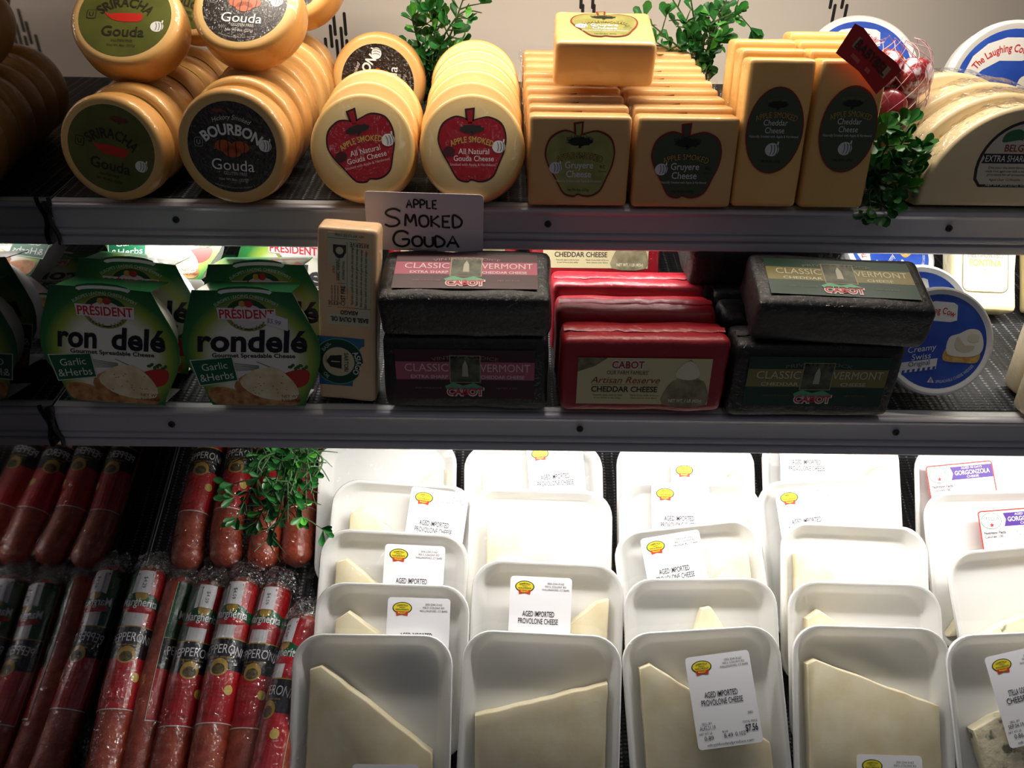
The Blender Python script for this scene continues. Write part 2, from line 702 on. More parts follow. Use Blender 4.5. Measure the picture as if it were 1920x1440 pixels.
def shelf(sh, depth, label, lamp_v, lamp_power, screws, tilt, lamp_col, lx):
    root = thing('shelf', label, 'shelf', sh.m, 'metal shelves of the case')
    mb = MB()
    box(mb, X0 + .001, X1, .004, depth, -.008, -.0008, M_PAN)
    part('pan', mb.mesh('pan', smooth=False), root)
    # the rail hangs plumb although the pan is tilted
    pl = Matrix.Rotation(-tilt, 3, 'X')
    mb = MB()
    rings = []
    for x in (X0 + .004, X1):
        rings.append([pl @ Vector((x, y, z)) for y, z in RAILP])
    loft(mb, rings, M_RAIL)
    rail = part('rail', mb.mesh('rail', angle=30), root)
    for u in screws:
        mb = MB()
        ring = lambda r, y: [pl @ Vector((u + r * math.cos(a), y, -.016 + r * math.sin(a))) for a in [math.pi * 2 * j / 14 for j in range(14)]]
        loft(mb, [ring(.0034, -.0025), ring(.0034, -.0042), ring(.0026, -.0052), ring(.0012, -.0052), ring(.0009, -.0042)], M_DARK)
        part('screw', mb.mesh('screw'), rail)
    # wavy dark strip standing in for the shaded gap where rail meets end panel
    mb = MB()
    pts = [pl @ Vector((X0 + .004 + .0022 * math.sin(z * 160 + 1), -.0052 - .001, z)) for z in [.006 - .048 * i / 14 for i in range(15)]]
    tube(mb, pts, .0022, M_DARK, 6)
    part('gap_shade_strip', mb.mesh('gap_shade_strip'), rail)
    # lamp: shallow batten under the pan with a bright diffuser
    mb = MB()
    box(mb, lx, X1 - .02, lamp_v - .012, lamp_v + .012, -.022, -.008, M_PAN)
    part('lamp_batten', mb.mesh('lamp_batten', smooth=False), root)
    c = sh.m @ Vector(((lx + X1 - .02) / 2, lamp_v, -.0245))
    area('shelf_lamp', c, (0, 0, 0), X1 - lx - .04, .016, lamp_power, lamp_col)
    # woven black liner lying on the shelf
    mb = MB()
    nx, ny = 60, 24
    vs = [(X0 + .003 + (X1 - X0 - .003) * i / nx, .012 + (depth - .014) * j / ny, .0004 + .0006 * noise.noise(Vector((i * .7, j * .9, 0)))) for j in range(ny + 1) for i in range(nx + 1)]
    fs = [(j * (nx + 1) + i, j * (nx + 1) + i + 1, (j + 1) * (nx + 1) + i + 1, (j + 1) * (nx + 1) + i) for j in range(ny) for i in range(nx)]
    mb.add(vs, fs, M_LINER)
    o = bpy.data.objects.new('shelf_liner', mb.mesh('shelf_liner', recalc=False))
    COL.objects.link(o)
    o.matrix_world = sh.m
    return root, o


s1, l1 = shelf(TOP, .415, 'uppermost grey metal shelf carrying the smoked cheeses', .032, 3.0, [-.337, .034, .434], RAD(7), (1, .97, .93), X0 + .05)
s2, l2 = shelf(MID, .505, 'middle grey metal shelf carrying boxed spreads and wrapped cheddar', .026, 4.1, [-.343, .069, .388], RAD(8), (1, .96, .91), -.20)
l1['label'], l1['category'] = 'black woven liner on the uppermost shelf under the smoked cheeses', 'shelf liner'
l2['label'], l2['category'] = 'black woven liner on the middle shelf under the boxed spreads', 'shelf liner'
# the canopy lamp over the top shelf starts clear of the end panel
mb = MB()
box(mb, X0 + .13, .54, .835, .865, 1.630, 1.645, M_PAN)
structure('trim_1', mb.mesh('trim_1', smooth=False))
area('canopy_lamp', ((X0 + .14 + .53) / 2, .85, 1.627), (0, 0, 0), .53 - X0 - .14, .02, 3.6, (1, .89, .75))

# sloped bottom deck
deck = thing('bottom_deck', 'sloped bottom deck of the case under the sausages and cheese trays', 'shelf', BOT.m)
mb = MB()
box(mb, X0 + .001, X1, -.13, .80, -.012, -.0008, M_PAN)
part('pan', mb.mesh('pan', smooth=False), deck)
mb = MB()
nx, ny = 60, 40
vs = [(X0 + .003 + (X1 - X0 - .003) * i / nx, -.12 + .91 * j / ny, .0004 + .0008 * noise.noise(Vector((i * .7, j * .9, 5)))) for j in range(ny + 1) for i in range(nx + 1)]
fs = [(j * (nx + 1) + i, j * (nx + 1) + i + 1, (j + 1) * (nx + 1) + i + 1, (j + 1) * (nx + 1) + i) for j in range(ny) for i in range(nx)]
mb.add(vs, fs, M_LINER)
o = bpy.data.objects.new('shelf_liner', mb.mesh('shelf_liner', recalc=False))
COL.objects.link(o)
o.matrix_world = BOT.m
o['label'], o['category'] = 'black woven liner on the sloped bottom deck under the sausages', 'shelf liner'

# ------------------------------------------------------------ small printed emblems
GOLD, REDI, CREAM = ink(196, 160, 70), ink(170, 20, 36), ink(226, 205, 150)
APPLE = [(-.03, .41), (-.13, .455), (-.26, .465), (-.43, .36), (-.495, .155), (-.44, -.03), (-.34, -.2), (-.24, -.38), (-.17, -.44), (-.06, -.46), (0, -.43),
         (.1, -.455), (.22, -.44), (.33, -.36), (.41, -.18), (.48, 0), (.5, .2), (.43, .38), (.25, .465), (.09, .44)]


def apple(P, w, fill, edge):
    big = [(x * w * 1.05, y * w * 1.06) for x, y in APPLE]
    P.poly(smooth_loop(big), edge, 0)
    P.poly([(-.085 * w, .38 * w), (-.11 * w, .60 * w), (.045 * w, .62 * w), (.03 * w, .38 * w)], edge, 0)
    P.poly(smooth_loop([(x * w, y * w) for x, y in APPLE]), fill, 1)
    P.poly([(-.055 * w, .38 * w), (-.075 * w, .575 * w), (.015 * w, .59 * w), (.005 * w, .38 * w)], fill, 1)


def tree(P, cx, cy, w, m, l=2):
    pts = []
    for j in range(22):
        a = 2 * math.pi * j / 22
        k = 1 + .12 * math.sin(j * 2.7)
        pts.append((cx + w * .5 * k * math.cos(a), cy + w * .17 * k * math.sin(a) + .05 * w))
    P.poly(pts, m, l)
    P.poly([(cx - .03 * w, cy - .05 * w), (cx - .07 * w, cy - .2 * w), (cx + .07 * w, cy - .2 * w), (cx + .03 * w, cy - .05 * w)], m, l)


def bun(P, cx, cy, r, m, dark, l=2):
    P.ell(cx, cy, r, r * .92, m, l)
    for k in (-.35, .1, .5):
        P.line([(cx + r * (k + .3 * math.cos(t)), cy + r * .8 * math.sin(t) * .9) for t in [-1.2 + .3 * i for i in range(9)]], r * .1, dark, l + 1)
    P.poly([(cx + .55 * r, cy + .5 * r), (cx + .7 * r, cy + 1.15 * r), (cx + .9 * r, cy + 1.1 * r), (cx + .8 * r, cy + .45 * r)], m, l)


# ------------------------------------------------------------ gouda wheels
def wheel_body(R, T, e, m):
    mb = MB()
    prof = [(0.001, -T), (R * .5, -T), (R - e, -T), (R - e * .55, -T + e * .1), (R - e * .18, -T + e * .42), (R, -T + e), (R + .0006, -T / 2), (R, -e), (R - e * .18, -e * .42),
            (R - e * .55, -e * .1), (R - e, 0), (R * .5, 0), (.001, 0)]
    lathe(mb, prof, R, m)
    return mb.mesh('wheel', angle=60)


RA, TA = .0500, .0335
RB, TB = .0530, .0345
M_GA = radial_mat('apple_gouda_rind', [(0, (240, 216, 158)), (.78, (238, 208, 146)), (.95, (232, 190, 116)), (1, (216, 160, 82))], (0, 0, RA), (1 / RA, 0, 1 / RA), coat=.7, cbump=.18, cbscale=30)
M_GB = radial_mat('spiced_gouda_rind', [(0, (226, 192, 132)), (.80, (222, 186, 122)), (.95, (212, 164, 94)), (1, (204, 150, 80))], (0, 0, RB), (1 / RB, 0, 1 / RB), coat=.7, cbump=.35, cbscale=45)
ME_GA, ME_GB = wheel_body(RA, TA, .0048, M_GA), wheel_body(RB, TB, .0065, M_GB)

P = Print()
REDF, DKRED, YEL = mat('red_foil', (176, 14, 34), rough=.28, metal=.35, coat=.6, cbump=.25, cbscale=50), ink(70, 8, 16), ink(206, 182, 84)
w = .0625
apple(P, w, REDF, ink(58, 8, 14))
tree(P, 0, .018, .023, ink(40, 30, 26))
P.text('APPLE SMOKED', 0, .0095, .0052, YEL, w=.042, arc=.05, bold=.01)
P.text('All Natural', .002, -.0015, .0050, WHITE, w=.029)
P.text('Gouda Cheese', .002, -.0080, .0048, WHITE, w=.038)
P.text('Smoked with Apple & Hardwood', .001, -.0137, .0024, ink(225, 190, 190), w=.043)
bun(P, .0255, .003, .0062, WHITE, ink(70, 70, 80))
P.ell(-.0215, -.002, .0058, .0048, DKRED, 2)
P.text('Net Wt 8oz. (227g)', 0, -.024, .0018, DKRED, w=.022)
LAB_A = P.kit(front(TA, RA - .0025))

P = Print()
OLIVE = mat('olive_label', (92, 96, 36), (78, 82, 30), 30, rough=.4, coat=.7, cbump=.25, cbscale=50)
P.ell(0, 0, .0435, .0435, OLIVE, 0, n=48)
tree(P, .006, .030, .018, ink(92, 44, 28))
DOL = ink(38, 36, 18)
P.text('SRIRACHA', 0, .0155, .0095, DOL, w=.056, arc=.034, bold=.02)
pep = [(-.019, .0035), (-.014, .002), (-.005, .0035), (.008, .0035), (.0155, .003), (.0165, -.001), (.014, -.005), (.002, -.006), (-.010, -.0045), (-.017, .0005)]
P.poly(smooth_loop(pep), ink(186, 34, 22), 2)
P.text('Gouda', 0, -.0165, .0105, DOL, w=.040, bold=.015)
bun(P, .031, -.010, .0062, ink(225, 225, 220), ink(80, 80, 80))
P.poly([(x - .0315, z + .001) for x, z in rrect(.009, .010, .0022)], ink(44, 46, 22), 2)
P.poly([(x - .0315, z + .001) for x, z in rrect(.0075, .0085, .0018)], OLIVE, 3)
P.text('U', -.0315, .001, .0045, DOL, l=4, bold=.02)
P.text('GLUTEN FREE', 0, -.0265, .0026, DOL, w=.020)
P.text('Net Wt 8oz. (227g)', 0, -.0315, .0024, DOL, w=.026)
LAB_S = P.kit(front(TB, RB))

P = Print()
BLK = mat('black_label', (26, 22, 22), rough=.3, coat=1, crough=.07, cbump=1.0, cbscale=150)
P.ell(0, 0, .0415, .0415, BLK, 0, n=48)
tree(P, -.012, .032, .010, ink(130, 60, 40))
P.text('Hickory Smoked', 0, .0275, .0042, ink(220, 214, 205), w=.036, arc=.040, shear=.25)
P.text('BOURBON', 0, .0165, .0092, WHITE, w=.058, arc=.045, bold=.03)
BAR, BAR2 = ink(176, 82, 40), ink(58, 28, 18)
for bx, by in ((-.0075, .001), (.0075, .001), (0, -.0035)):
    P.ell(bx, by, .0085, .0055, BAR, 2)
    P.line([(bx - .0035, by - .005), (bx - .0042, by), (bx - .0035, by + .005)], .0009, BAR2, 3)
    P.line([(bx + .0035, by - .005), (bx + .0042, by), (bx + .0035, by + .005)], .0009, BAR2, 3)
P.text('Gouda', 0, -.0160, .0100, WHITE, w=.040)
P.text('GLUTEN FREE', .002, -.0238, .0030, ink(200, 195, 190), w=.022)
P.text('Net Wt 8oz. (227g)', 0, -.0295, .0026, ink(200, 195, 190), w=.027)
P.text('Hickory smoked for flavour', 0, -.0372, .0015, ink(170, 160, 150), w=.036, arc=-.06)
bun(P, .031, .004, .0060, ink(235, 235, 235), ink(80, 80, 80))
P.poly([(x - .031, z + .003) for x, z in rrect(.008, .0085, .002)], ink(150, 150, 150), 2)
P.poly([(x - .031, z + .003) for x, z in rrect(.007, .0075, .0018)], BLK, 3)
P.text('U', -.031, .003, .004, ink(180, 180, 180), l=4)
LAB_B = P.kit(front(TB, RB))

KIT_A = [['wheel', ME_GA, []], LAB_A]
KIT_S = [['wheel', ME_GB, []], LAB_S]
KIT_B = [['wheel', ME_GB, []], LAB_B]


def wheel_row(kit, R, T, px, py, n, lean, labels, du=0.0, roll0=0, gap=.0008, jit=.003, group=None, yaw=0, rolls=None, size=1.0):
    u, v = front_at(TOP, px, py, T, lean)
    for i in range(n):
        rr = rolls[i] if rolls and i < len(rolls) else (roll0 if i == 0 else random.uniform(-14, 14))
        assemble(kit, 'gouda_wheel', labels(i), 'cheese', pose(TOP, u + du * i + (random.uniform(-jit, jit) if i else 0), v + i * (T * size / math.cos(RAD(lean)) + gap), 0, lean, yaw, rr, R) @ Matrix.Scale(size, 4), group)


wheel_row(KIT_S, RB, TB, 227, 379, 6, 13, lambda i: ['olive pepper label gouda wheel standing at the shelf front by the end panel',
          'gouda wheel %s in line behind the front olive label wheel by the end panel' % ORD[i]][i > 0], du=.003, size=.93, roll0=14, group='pepper gouda wheels')
wheel_row(KIT_B, RB, TB, 449, 383, 7, 13, lambda i: ['black barrel label gouda wheel standing at the shelf front beside the olive label wheel',
          'gouda wheel %s in line behind the front black label wheel' % ORD[i]][i > 0], du=.0008, roll0=4, jit=.0015, group='bourbon gouda wheels')
wheel_row(KIT_A, RA, TA, 680, 377, 3, 30, lambda i: ['red apple label gouda wheel standing left of and behind the handwritten sign',
          'gouda wheel %s in the short line behind the left red apple label wheel' % ORD[i]][i > 0], du=-.0005, jit=.0012, roll0=-14, group='apple gouda wheels')
wheel_row(KIT_A, RA, TA, 884, 377, 6, 30, lambda i: ['dark red apple label gouda wheel at the shelf front beside the gruyere blocks',
          'gouda wheel %s in line behind the right red apple label wheel' % ORD[i]][i > 0], du=-.0012, jit=.0015, roll0=0, group='apple gouda wheels', rolls=[0, 5, -6, 8, -4, 3])
# wheels laid on top of the standing lines, tipped back
assemble(KIT_S, 'gouda_wheel', 'olive pepper label gouda wheel tipped back on top of the standing wheels', 'cheese', pose(TOP, -.374, .066, .0925, 50, 4, 3, RB), 'pepper gouda wheels')
assemble(KIT_B, 'gouda_wheel', 'grey barrel label gouda wheel tipped back on top of the black label line', 'cheese', pose(TOP, -.262, .074, .1035, 50, -5, 2, RB), 'bourbon gouda wheels')
assemble(KIT_S, 'gouda_wheel', 'olive label gouda wheel half hidden behind the two tipped wheels', 'cheese', pose(TOP, -.335, .165, .104, 30, 0, 20, RB), 'pepper gouda wheels')
assemble(KIT_B, 'gouda_wheel', 'gouda wheel standing highest at the top left before the wall slots', 'cheese', pose(TOP, -.244, .215, .108, 34, -12, 10, RB), 'bourbon gouda wheels')
# the lone wheel against the back wall, its label turned a quarter
assemble(KIT_B, 'gouda_wheel', 'black barrel label gouda wheel turned sideways at the back wall beside the sprig', 'cheese', pose(TOP, -.158, .225, 0, 12, 0, -82, RB), 'bourbon gouda wheels')

# ------------------------------------------------------------ smoked gruyere blocks and cheddar sticks
GW, GH, GT = .097, .085, .0255
ME_GR = [rbox(GW, GT, GH, .0045, M_GRUY, .0008, s).mesh('block') for s in range(3)]


def gruyere_label(fill, edge, txt):
    P = Print()
    apple(P, .064, fill, edge)
    P.text('Red Apple Cheese', 0, .0265, .0030, ink(24, 26, 16), w=.026, arc=.03)
    tree(P, 0, .0200, .024, ink(16, 18, 12))
    P.text('APPLE SMOKED', 0, .0085, .0052, ink(14, 16, 10), w=.0455, arc=.06, bold=.055)
    P.text('APPLE SMOKED', 0, .0085, .0052, ink(186, 160, 84), w=.0445, arc=.06, l=4)
    P.text('Gruyere', 0, -.0005, .0062, txt, w=.027, bold=.01)
    P.text('Cheese', 0, -.0090, .0062, txt, w=.024, bold=.01)
    P.text('Naturally Smoked with Apple & Hardwood', 0, -.0155, .0022, txt, w=.044)
    P.text('Net Wt 8oz. (227g)', 0, -.0240, .0024, ink(24, 26, 16), w=.021)
    bun(P, -.0225, -.0035, .0060, ink(215, 215, 225), ink(60, 60, 90))
    P.text('RC', .0225, -.002, .003, ink(24, 26, 16))
    P.text('MADE IN USA', .0225, -.0065, .0012, ink(24, 26, 16), w=.008)
    return P


GREENF = mat('gold_green_foil', (150, 152, 88), (176, 174, 104), 60, rough=.3, metal=.5, bump=.1, bscale=80)
DGREEN = mat('dark_green_label', (58, 68, 42), rough=.35, coat=.6, cbump=.2)
PG1, PG2 = gruyere_label(GREENF, ink(112, 34, 22), ink(214, 212, 226)), gruyere_label(DGREEN, ink(128, 28, 30), ink(206, 206, 204))
LG1, LG2 = PG1.kit(front(GT, GH / 2 - .002), base=.0009), PG2.kit(front(GT, GH / 2 - .002), base=.0009)


def corner_wisp(W, H, T, s):
    """loose corner of the clear wrapper"""
    b = MB()
    pts = [(s * W / 2, -T, H), (s * (W / 2 + .004), -T - .001, H + .002), (s * (W / 2 + .005), -T + .004, H - .007), (s * W / 2, -T, H - .016), (s * (W / 2 + .0025), -T - .0015, H - .010)]
    b.add(pts, [(0, 1, 4), (1, 2, 4), (2, 3, 4), (3, 0, 4)], SHRINK)
    return b.mesh('wrapper_corner', recalc=False)


def block_row(bodies, lab, wisp, W, H, T, px, py, n, lean, nm, labels, group, spots=None, du=0, back_gap=0.0, jit=.003, yaw=0):
    u, v = front_at(TOP, px, py, T, lean)
    for i in range(n):
        k = [['block', bodies[i % len(bodies)], []], lab(i)] + wisp
        x = u + du * i + (random.uniform(-jit, jit) if i else 0)
        assemble(k, nm, labels(i), 'cheese', pose(TOP, x, v + i * (T / math.cos(RAD(lean)) + .002 + back_gap), 0, lean, yaw), group)


WG = [['wrapper_corner', corner_wisp(GW, GH, GT, -1), []], ['wrapper_corner', corner_wisp(GW, GH, GT, 1), []]]
block_row(ME_GR, lambda i: LG1 if i in (0, 5) else LG2, WG, GW, GH, GT, 1082, 387, 9, 11, 'gruyere_block',
          lambda i: ['square gruyere block with gold green foil apple label at the shelf front', 'gruyere block %s in the left line behind the gold green label' % ORD[i]][i > 0], 'gruyere blocks', du=-.0008, jit=.0016)
block_row(ME_GR, lambda i: LG2, WG, GW, GH, GT, 1276, 390, 10, 11, 'gruyere_block',
          lambda i: ['square gruyere block with dark green apple label at the shelf front', 'gruyere block %s in the right line behind the dark green apple label' % ORD[i]][i > 0], 'gruyere blocks', du=-.0010, jit=.0016)
assemble([['block', rbox(GW, .043, .088, .006, M_GRUY, .001, 7).mesh('block'), []], PG1.kit(front(.043, .044), base=.001)], 'gruyere_block',
         'thick gruyere block lying flat on top of the left line, label facing up', 'cheese', pose(TOP, .085, .060, .0985, 84, -2), 'gruyere blocks')

CW, CH, CT = .0625, .1350, .030
ME_CH = [rbox(CW, CT, CH, .005, M_CHED, .0009, s, mid=3).mesh('stick') for s in range(4)]
P = Print()
P.ell(0, 0, .0268, .0392, ink(134, 30, 32), 0, n=44)
P.ell(0, 0, .0255, .0378, DGREEN, 1, n=44)
P.text('Red Apple Cheese', 0, .0285, .0024, ink(110, 100, 70), w=.020, arc=.03)
tree(P, 0, .0225, .019, ink(14, 16, 12))
P.text('APPLE SMOKED', 0, .0145, .0050, ink(170, 140, 62), w=.040, arc=.05)
P.text('Cheddar', 0, .0075, .0052, ink(214, 212, 208), w=.0225)
P.text('Cheese', 0, .0005, .0052, ink(214, 212, 208), w=.0180)
P.text('Naturally Smoked with Apple & Hardwood', 0, -.0050, .0024, ink(206, 206, 200), w=.046)
bun(P, 0, -.0170, .0066, ink(205, 205, 210), ink(50, 55, 50))
P.text('Net Wt 8oz. (227g)', 0, -.0275, .0022, ink(20, 24, 16), w=.018)
LC1, LC2 = P.kit(front(CT, .072), base=.001), P.kit(front(CT, .074, .003), base=.001)
WC = [['wrapper_corner', corner_wisp(CW, CH, CT, -1), []]]
for k, (px, py, n, lab, nm, du) in enumerate(((1431, 389, 3, LC1, 'left', -.0002), (1557, 391, 4, LC2, 'right', -.0008))):
    block_row(ME_CH, lambda i: lab, WC, CW, CH, CT, px, py, n, 12, 'cheddar_stick',
              lambda i: ['tall smoked cheddar stick with oval green label, %s one of the front pair' % nm, 'tall cheddar stick %s in line behind the %s front oval label' % (ORD[i], nm)][i > 0],
              'smoked cheddar sticks', du=du, jit=.0008)

# ------------------------------------------------------------ half-moon provolone
HR, HT = .0955, .030
half = [(HR * math.cos(RAD(a)), max(.0, HR * math.sin(RAD(a)))) for a in [4.5 * i for i in range(41)]]
half = [(HR, .0)] + [(x * 1.0, z) for x, z in half[1:-1]] + [(-HR, .0)]


def half_moon():
    b = MB()
    prism(b, half, -HT, 0, .0045, M_EXTP)
    return b.mesh('half_moon', angle=50)


ME_HM = half_moon()
P = Print()
lab_o = [(.047 * math.cos(RAD(a)), .047 * math.sin(RAD(a)) * .98 - .004) for a in [9 * i for i in range(21)]] + [(-.046, -.014), (-.040, -.021), (.040, -.021), (.046, -.014)]
P.poly(lab_o, ink(46, 34, 34), 0)
P.poly(inset(lab_o, .0028), ink(206, 196, 176), 1)
for s in (-1, 1):
    P.poly(smooth_loop([(s * .006, .0255), (s * .012, .033), (s * .024, .030), (s * .027, .0215), (s * .016, .0225)]), ink(52, 104, 66), 2)
for k, c in enumerate(((60, 110, 70), (235, 235, 230), (178, 40, 40), (60, 110, 70), (235, 235, 230), (178, 40, 40))):
    P.rect(-.0085 + .0034 * k, .0275, .0034, .009, ink(*c), 3, rot=-12 + 5 * k)
P.text('BELGIOIOSO', 0, .0158, .0062, ink(140, 30, 40), w=.046, bold=.01)
P.poly([(-.0425, .0105), (-.040, .006), (-.0425, .0015), (.0425, .0015), (.040, .006), (.0425, .0105)], ink(46, 34, 34), 2)
P.text('EXTRA SHARP PROVOLONE', 0, .006, .0058, WHITE, w=.078)
P.text('Discover the bold flavour', -.016, -.0025, .0020, ink(60, 50, 50), w=.036)
P.text('made from aged cow milk, a sharp', -.016, -.0058, .0020, ink(60, 50, 50), w=.040)
P.text('provolone for all occasions', -.016, -.0091, .0020, ink(60, 50, 50), w=.036)
P.text('Aged Over 12 Months', -.016, -.0138, .0022, ink(160, 50, 40), w=.030)
P.ell(.0165, -.0068, .0072, .0072, ink(46, 34, 34), 2)
P.text('12', .0165, -.0068, .005, WHITE, l=4)
P.text('NET WT 8OZ (227G)  KEEP REFRIGERATED', 0, -.0192, .0016, WHITE, w=.066)
LAB_HM = P.kit(front(HT, .040))


def hm_wrap(seed):
    """creased clear wrapper standing off the curved edge"""
    b = MB()
    rnd = random.Random(seed)
    vs, fs = [], []
    n = 46
    for i in range(n + 1):
        a = RAD(4 + 172 * i / n)
        for k, (rr, y) in enumerate(((HR + .0012, -HT - .0012), (HR + .003 + rnd.uniform(0, .003), -HT * .7), (HR + .003 + rnd.uniform(0, .003), -HT * .3), (HR + .001, 0))):
            vs.append((rr * math.cos(a), y + rnd.uniform(-.0015, .0015) * (0 < k < 3), rr * math.sin(a)))
    for i in range(n):
        for k in range(3):
            fs.append((i * 4 + k, i * 4 + k + 1, i * 4 + k + 5, i * 4 + k + 4))
    b.add(vs, fs, SHRINK)
    return b.mesh('wrapper', angle=20, recalc=False)


u, v = front_at(TOP, 1900, 388, HT, 13)
for i, lb in enumerate(('half-moon provolone with black bordered label at the front right of the top shelf', 'second provolone half-moon, wrapper creased along its rim, behind the labelled one',
                        'third provolone half-moon behind the labelled one', 'rearmost provolone half-moon, leaning left before the white round tub')):
    assemble([['half_moon', ME_HM, []], ['wrapper', hm_wrap(i), []]] + ([LAB_HM] if i == 0 else []), 'provolone_half_moon', lb, 'cheese',
             pose(TOP, u + (0, -.008, -.012, -.035)[i], v + i * (HT / math.cos(RAD(13)) + .003), 0, 13), 'provolone half-moons')

# ------------------------------------------------------------ round spread tubs
def tub_kit(R, T, full=True):
    mb = MB()
    lathe(mb, [(.001, -T), (R * .5, -T), (R * .86, -T), (R * .905, -T - .0012), (R * .95, -T - .0016), (R * .985, -T - .0004), (R, -T + .002), (R, -T + .008), (R * .975, -T + .0085), (R * .97, -T + .0105),
               (R * .93, -.004), (R * .90, 0), (R * .5, 0), (.001, 0)], R, M_WHITE)
    tub = ['tub', mb.mesh('tub', angle=35), []]
    k = R / .055
    P = Print()
    BLUE = radial_mat('blue_lid_print', [(0, (120, 160, 226)), (.45, (52, 92, 196)), (1, (34, 62, 164))], (R * .3, 0, R * 1.25), (1 / (R * 1.3), 0, 1 / (R * 1.3)), rough=.35, nz=.05) if False else mat('blue_lid', (38, 74, 178), (58, 98, 200), 25, rough=.32, coat=.5, cbump=.1)
    P.ell(0, 0, .0475 * k, .0475 * k, BLUE, 0, n=56)
    # white banner with the name
    arc = [(-.040 * k, .012 * k), (-.034 * k, .026 * k), (-.022 * k, .036 * k), (-.006 * k, .0405 * k), (.012 * k, .0395 * k), (.016 * k, .037 * k), (.0165 * k, .022 * k), (.010 * k, .020 * k), (-.010 * k, .021 * k), (-.024 * k, .014 * k), (-.033 * k, .006 * k), (-.040 * k, .008 * k)]
    P.poly(arc, WHITE, 1)
    RD = ink(200, 36, 40)
    P.text('The Laughing Cow', -.011 * k, .0305 * k, .0062 * k, RD, w=.052 * k, arc=.036 * k, rot=14, bold=.012)
    # spread on a cracker
    P.poly(smooth_loop([(.006 * k, -.018 * k), (.010 * k, -.004 * k), (.024 * k, -.002 * k), (.036 * k, .000 * k), (.042 * k, -.006 * k), (.040 * k, -.019 * k), (.024 * k, -.020 * k)], 4), mat('cracker_print', (206, 150, 70), (232, 190, 110), 200, rough=.5), 2)
    P.poly(smooth_loop([(.010 * k, -.012 * k), (.010 * k, .004 * k), (.020 * k, .009 * k), (.030 * k, .014 * k), (.040 * k, .012 * k), (.0445 * k, .000 * k), (.042 * k, -.010 * k), (.030 * k, -.014 * k)], 4), ink(242, 236, 222), 3)
    P.poly(smooth_loop([(.016 * k, -.002 * k), (.019 * k, .006 * k), (.026 * k, -.002 * k), (.036 * k, -.003 * k), (.030 * k, -.009 * k), (.020 * k, -.008 * k)], 4), ink(216, 204, 178), 4)
    P.ell(.034 * k, .005 * k, .006 * k, .0045 * k, ink(226, 216, 192), 4)
    P.text('Creamy', -.016 * k, -.0075 * k, .0058 * k, WHITE, w=.028 * k, rot=10, shear=.25)
    P.text('Swiss', -.016 * k, -.0155 * k, .0058 * k, WHITE, w=.019 * k, rot=10, shear=.25)
    P.poly([(-.040 * k, -.0235 * k), (.001 * k, -.0165 * k), (.000 * k, -.0275 * k), (-.034 * k, -.0335 * k)], WHITE, 1)
    P.text('Original', -.017 * k, -.0225 * k, .0048 * k, ink(40, 50, 120), w=.021 * k, rot=10)
    for i in range(7):
        x = -.033 * k + i * .005 * k
        y = -.0305 * k + i * .0009 * k
        P.poly([(x, y), (x + .0026 * k, y + .0005 * k), (x + .0018 * k, y - .0042 * k), (x - .0008 * k, y - .0048 * k)], BLUE, 2)
    P.poly([(-.0075 * k, -.0415 * k), (-.0005 * k, -.0415 * k), (-.004 * k, -.0355 * k)], WHITE, 1)
    P.text('8', -.004 * k, -.0393 * k, .0034 * k, ink(40, 50, 120), l=4)
    P.text('SPREADABLE CHEESE WEDGES', .0205 * k, -.0355 * k, .0028 * k, WHITE, w=.041 * k, arc=-.044 * k, rot=27)
    P.poly([(x * k - .028 * k, z * k - .001 * k) for x, z in rrect(.010, .011, .0015, 3)], WHITE, 1)
    P.text('NO', -.028 * k, .0018 * k, .0022 * k, ink(60, 80, 150), l=4)
    P.text('refrigeration', -.028 * k, -.001 * k, .001 * k, ink(60, 80, 150), w=.008 * k)
    P.text('needed', -.028 * k, -.0035 * k, .001 * k, ink(60, 80, 150), w=.006 * k)
    return [tub, P.kit(front(T, R), 'lid_print')]


K_TUB, K_BIG = tub_kit(.0545, .030), tub_kit(.0660, .032)
u, v = MID.hit(1770, 668, .058)
TUBG = 'round spread tubs'
assemble(K_TUB, 'spread_tub', 'round blue and white spread tub leaning at the front right of the middle shelf', 'tub', pose(MID, u, .040, .0005, 32, -3, 0), TUBG)
assemble(K_TUB, 'spread_tub', 'round spread tub standing directly behind the front tub on the middle shelf', 'tub', pose(MID, u - .003, .084, .0005, 32, -3, -14, .0545), TUBG)
assemble(K_TUB, 'spread_tub', 'brightly lit spread tub lying back behind the green label cheddar', 'tub', pose(MID, .462, .215, .0005, 66, 8, -38, .0545), TUBG)
u, v = TOP.hit(1604, 96, .055)
assemble(K_BIG, 'spread_tub', 'white rimmed spread tub lying back behind the tall cheddar and net bag', 'tub', pose(TOP, .410, .225, .004, 48, -4, 4, .066), TUBG)
assemble(K_BIG, 'spread_tub', 'large spread tub standing behind the provolone half-moons at the top right', 'tub', pose(TOP, .545, .185, .001, 16, -3, -4, .066), TUBG)

# ------------------------------------------------------------ boxed garlic spread (printed sleeve around a white cup)
SL = [(-540, 1275), (-280, 1275), (-270, 1290), (-150, 1315), (0, 1325), (150, 1315), (240, 1290), (250, 1272), (480, 1260), (560, 1070), (640, 910), (700, 770), (720, 650), (710, 510), (670, 370), (600, 220),
      (540, 90), (520, 0), (-470, 0), (-500, 60), (-550, 230), (-620, 350), (-680, 450), (-712, 600), (-710, 740), (-660, 920), (-600, 1090)]
SL = [(x / 1430 * .1320, z / 1275 * .115) for x, z in SL]
M_SL = radial_mat('sleeve_print', [(0, (236, 232, 226)), (.48, (230, 228, 214)), (.66, (150, 172, 60)), (.80, (34, 112, 48)), (1, (12, 74, 40))], (.002, 0, .048), (1 / .080, 0, 1 / .078), rough=.4, coat=.4, nz=.04)
M_SG = mat('sleeve_green', (16, 82, 44), rough=.4, coat=.4)
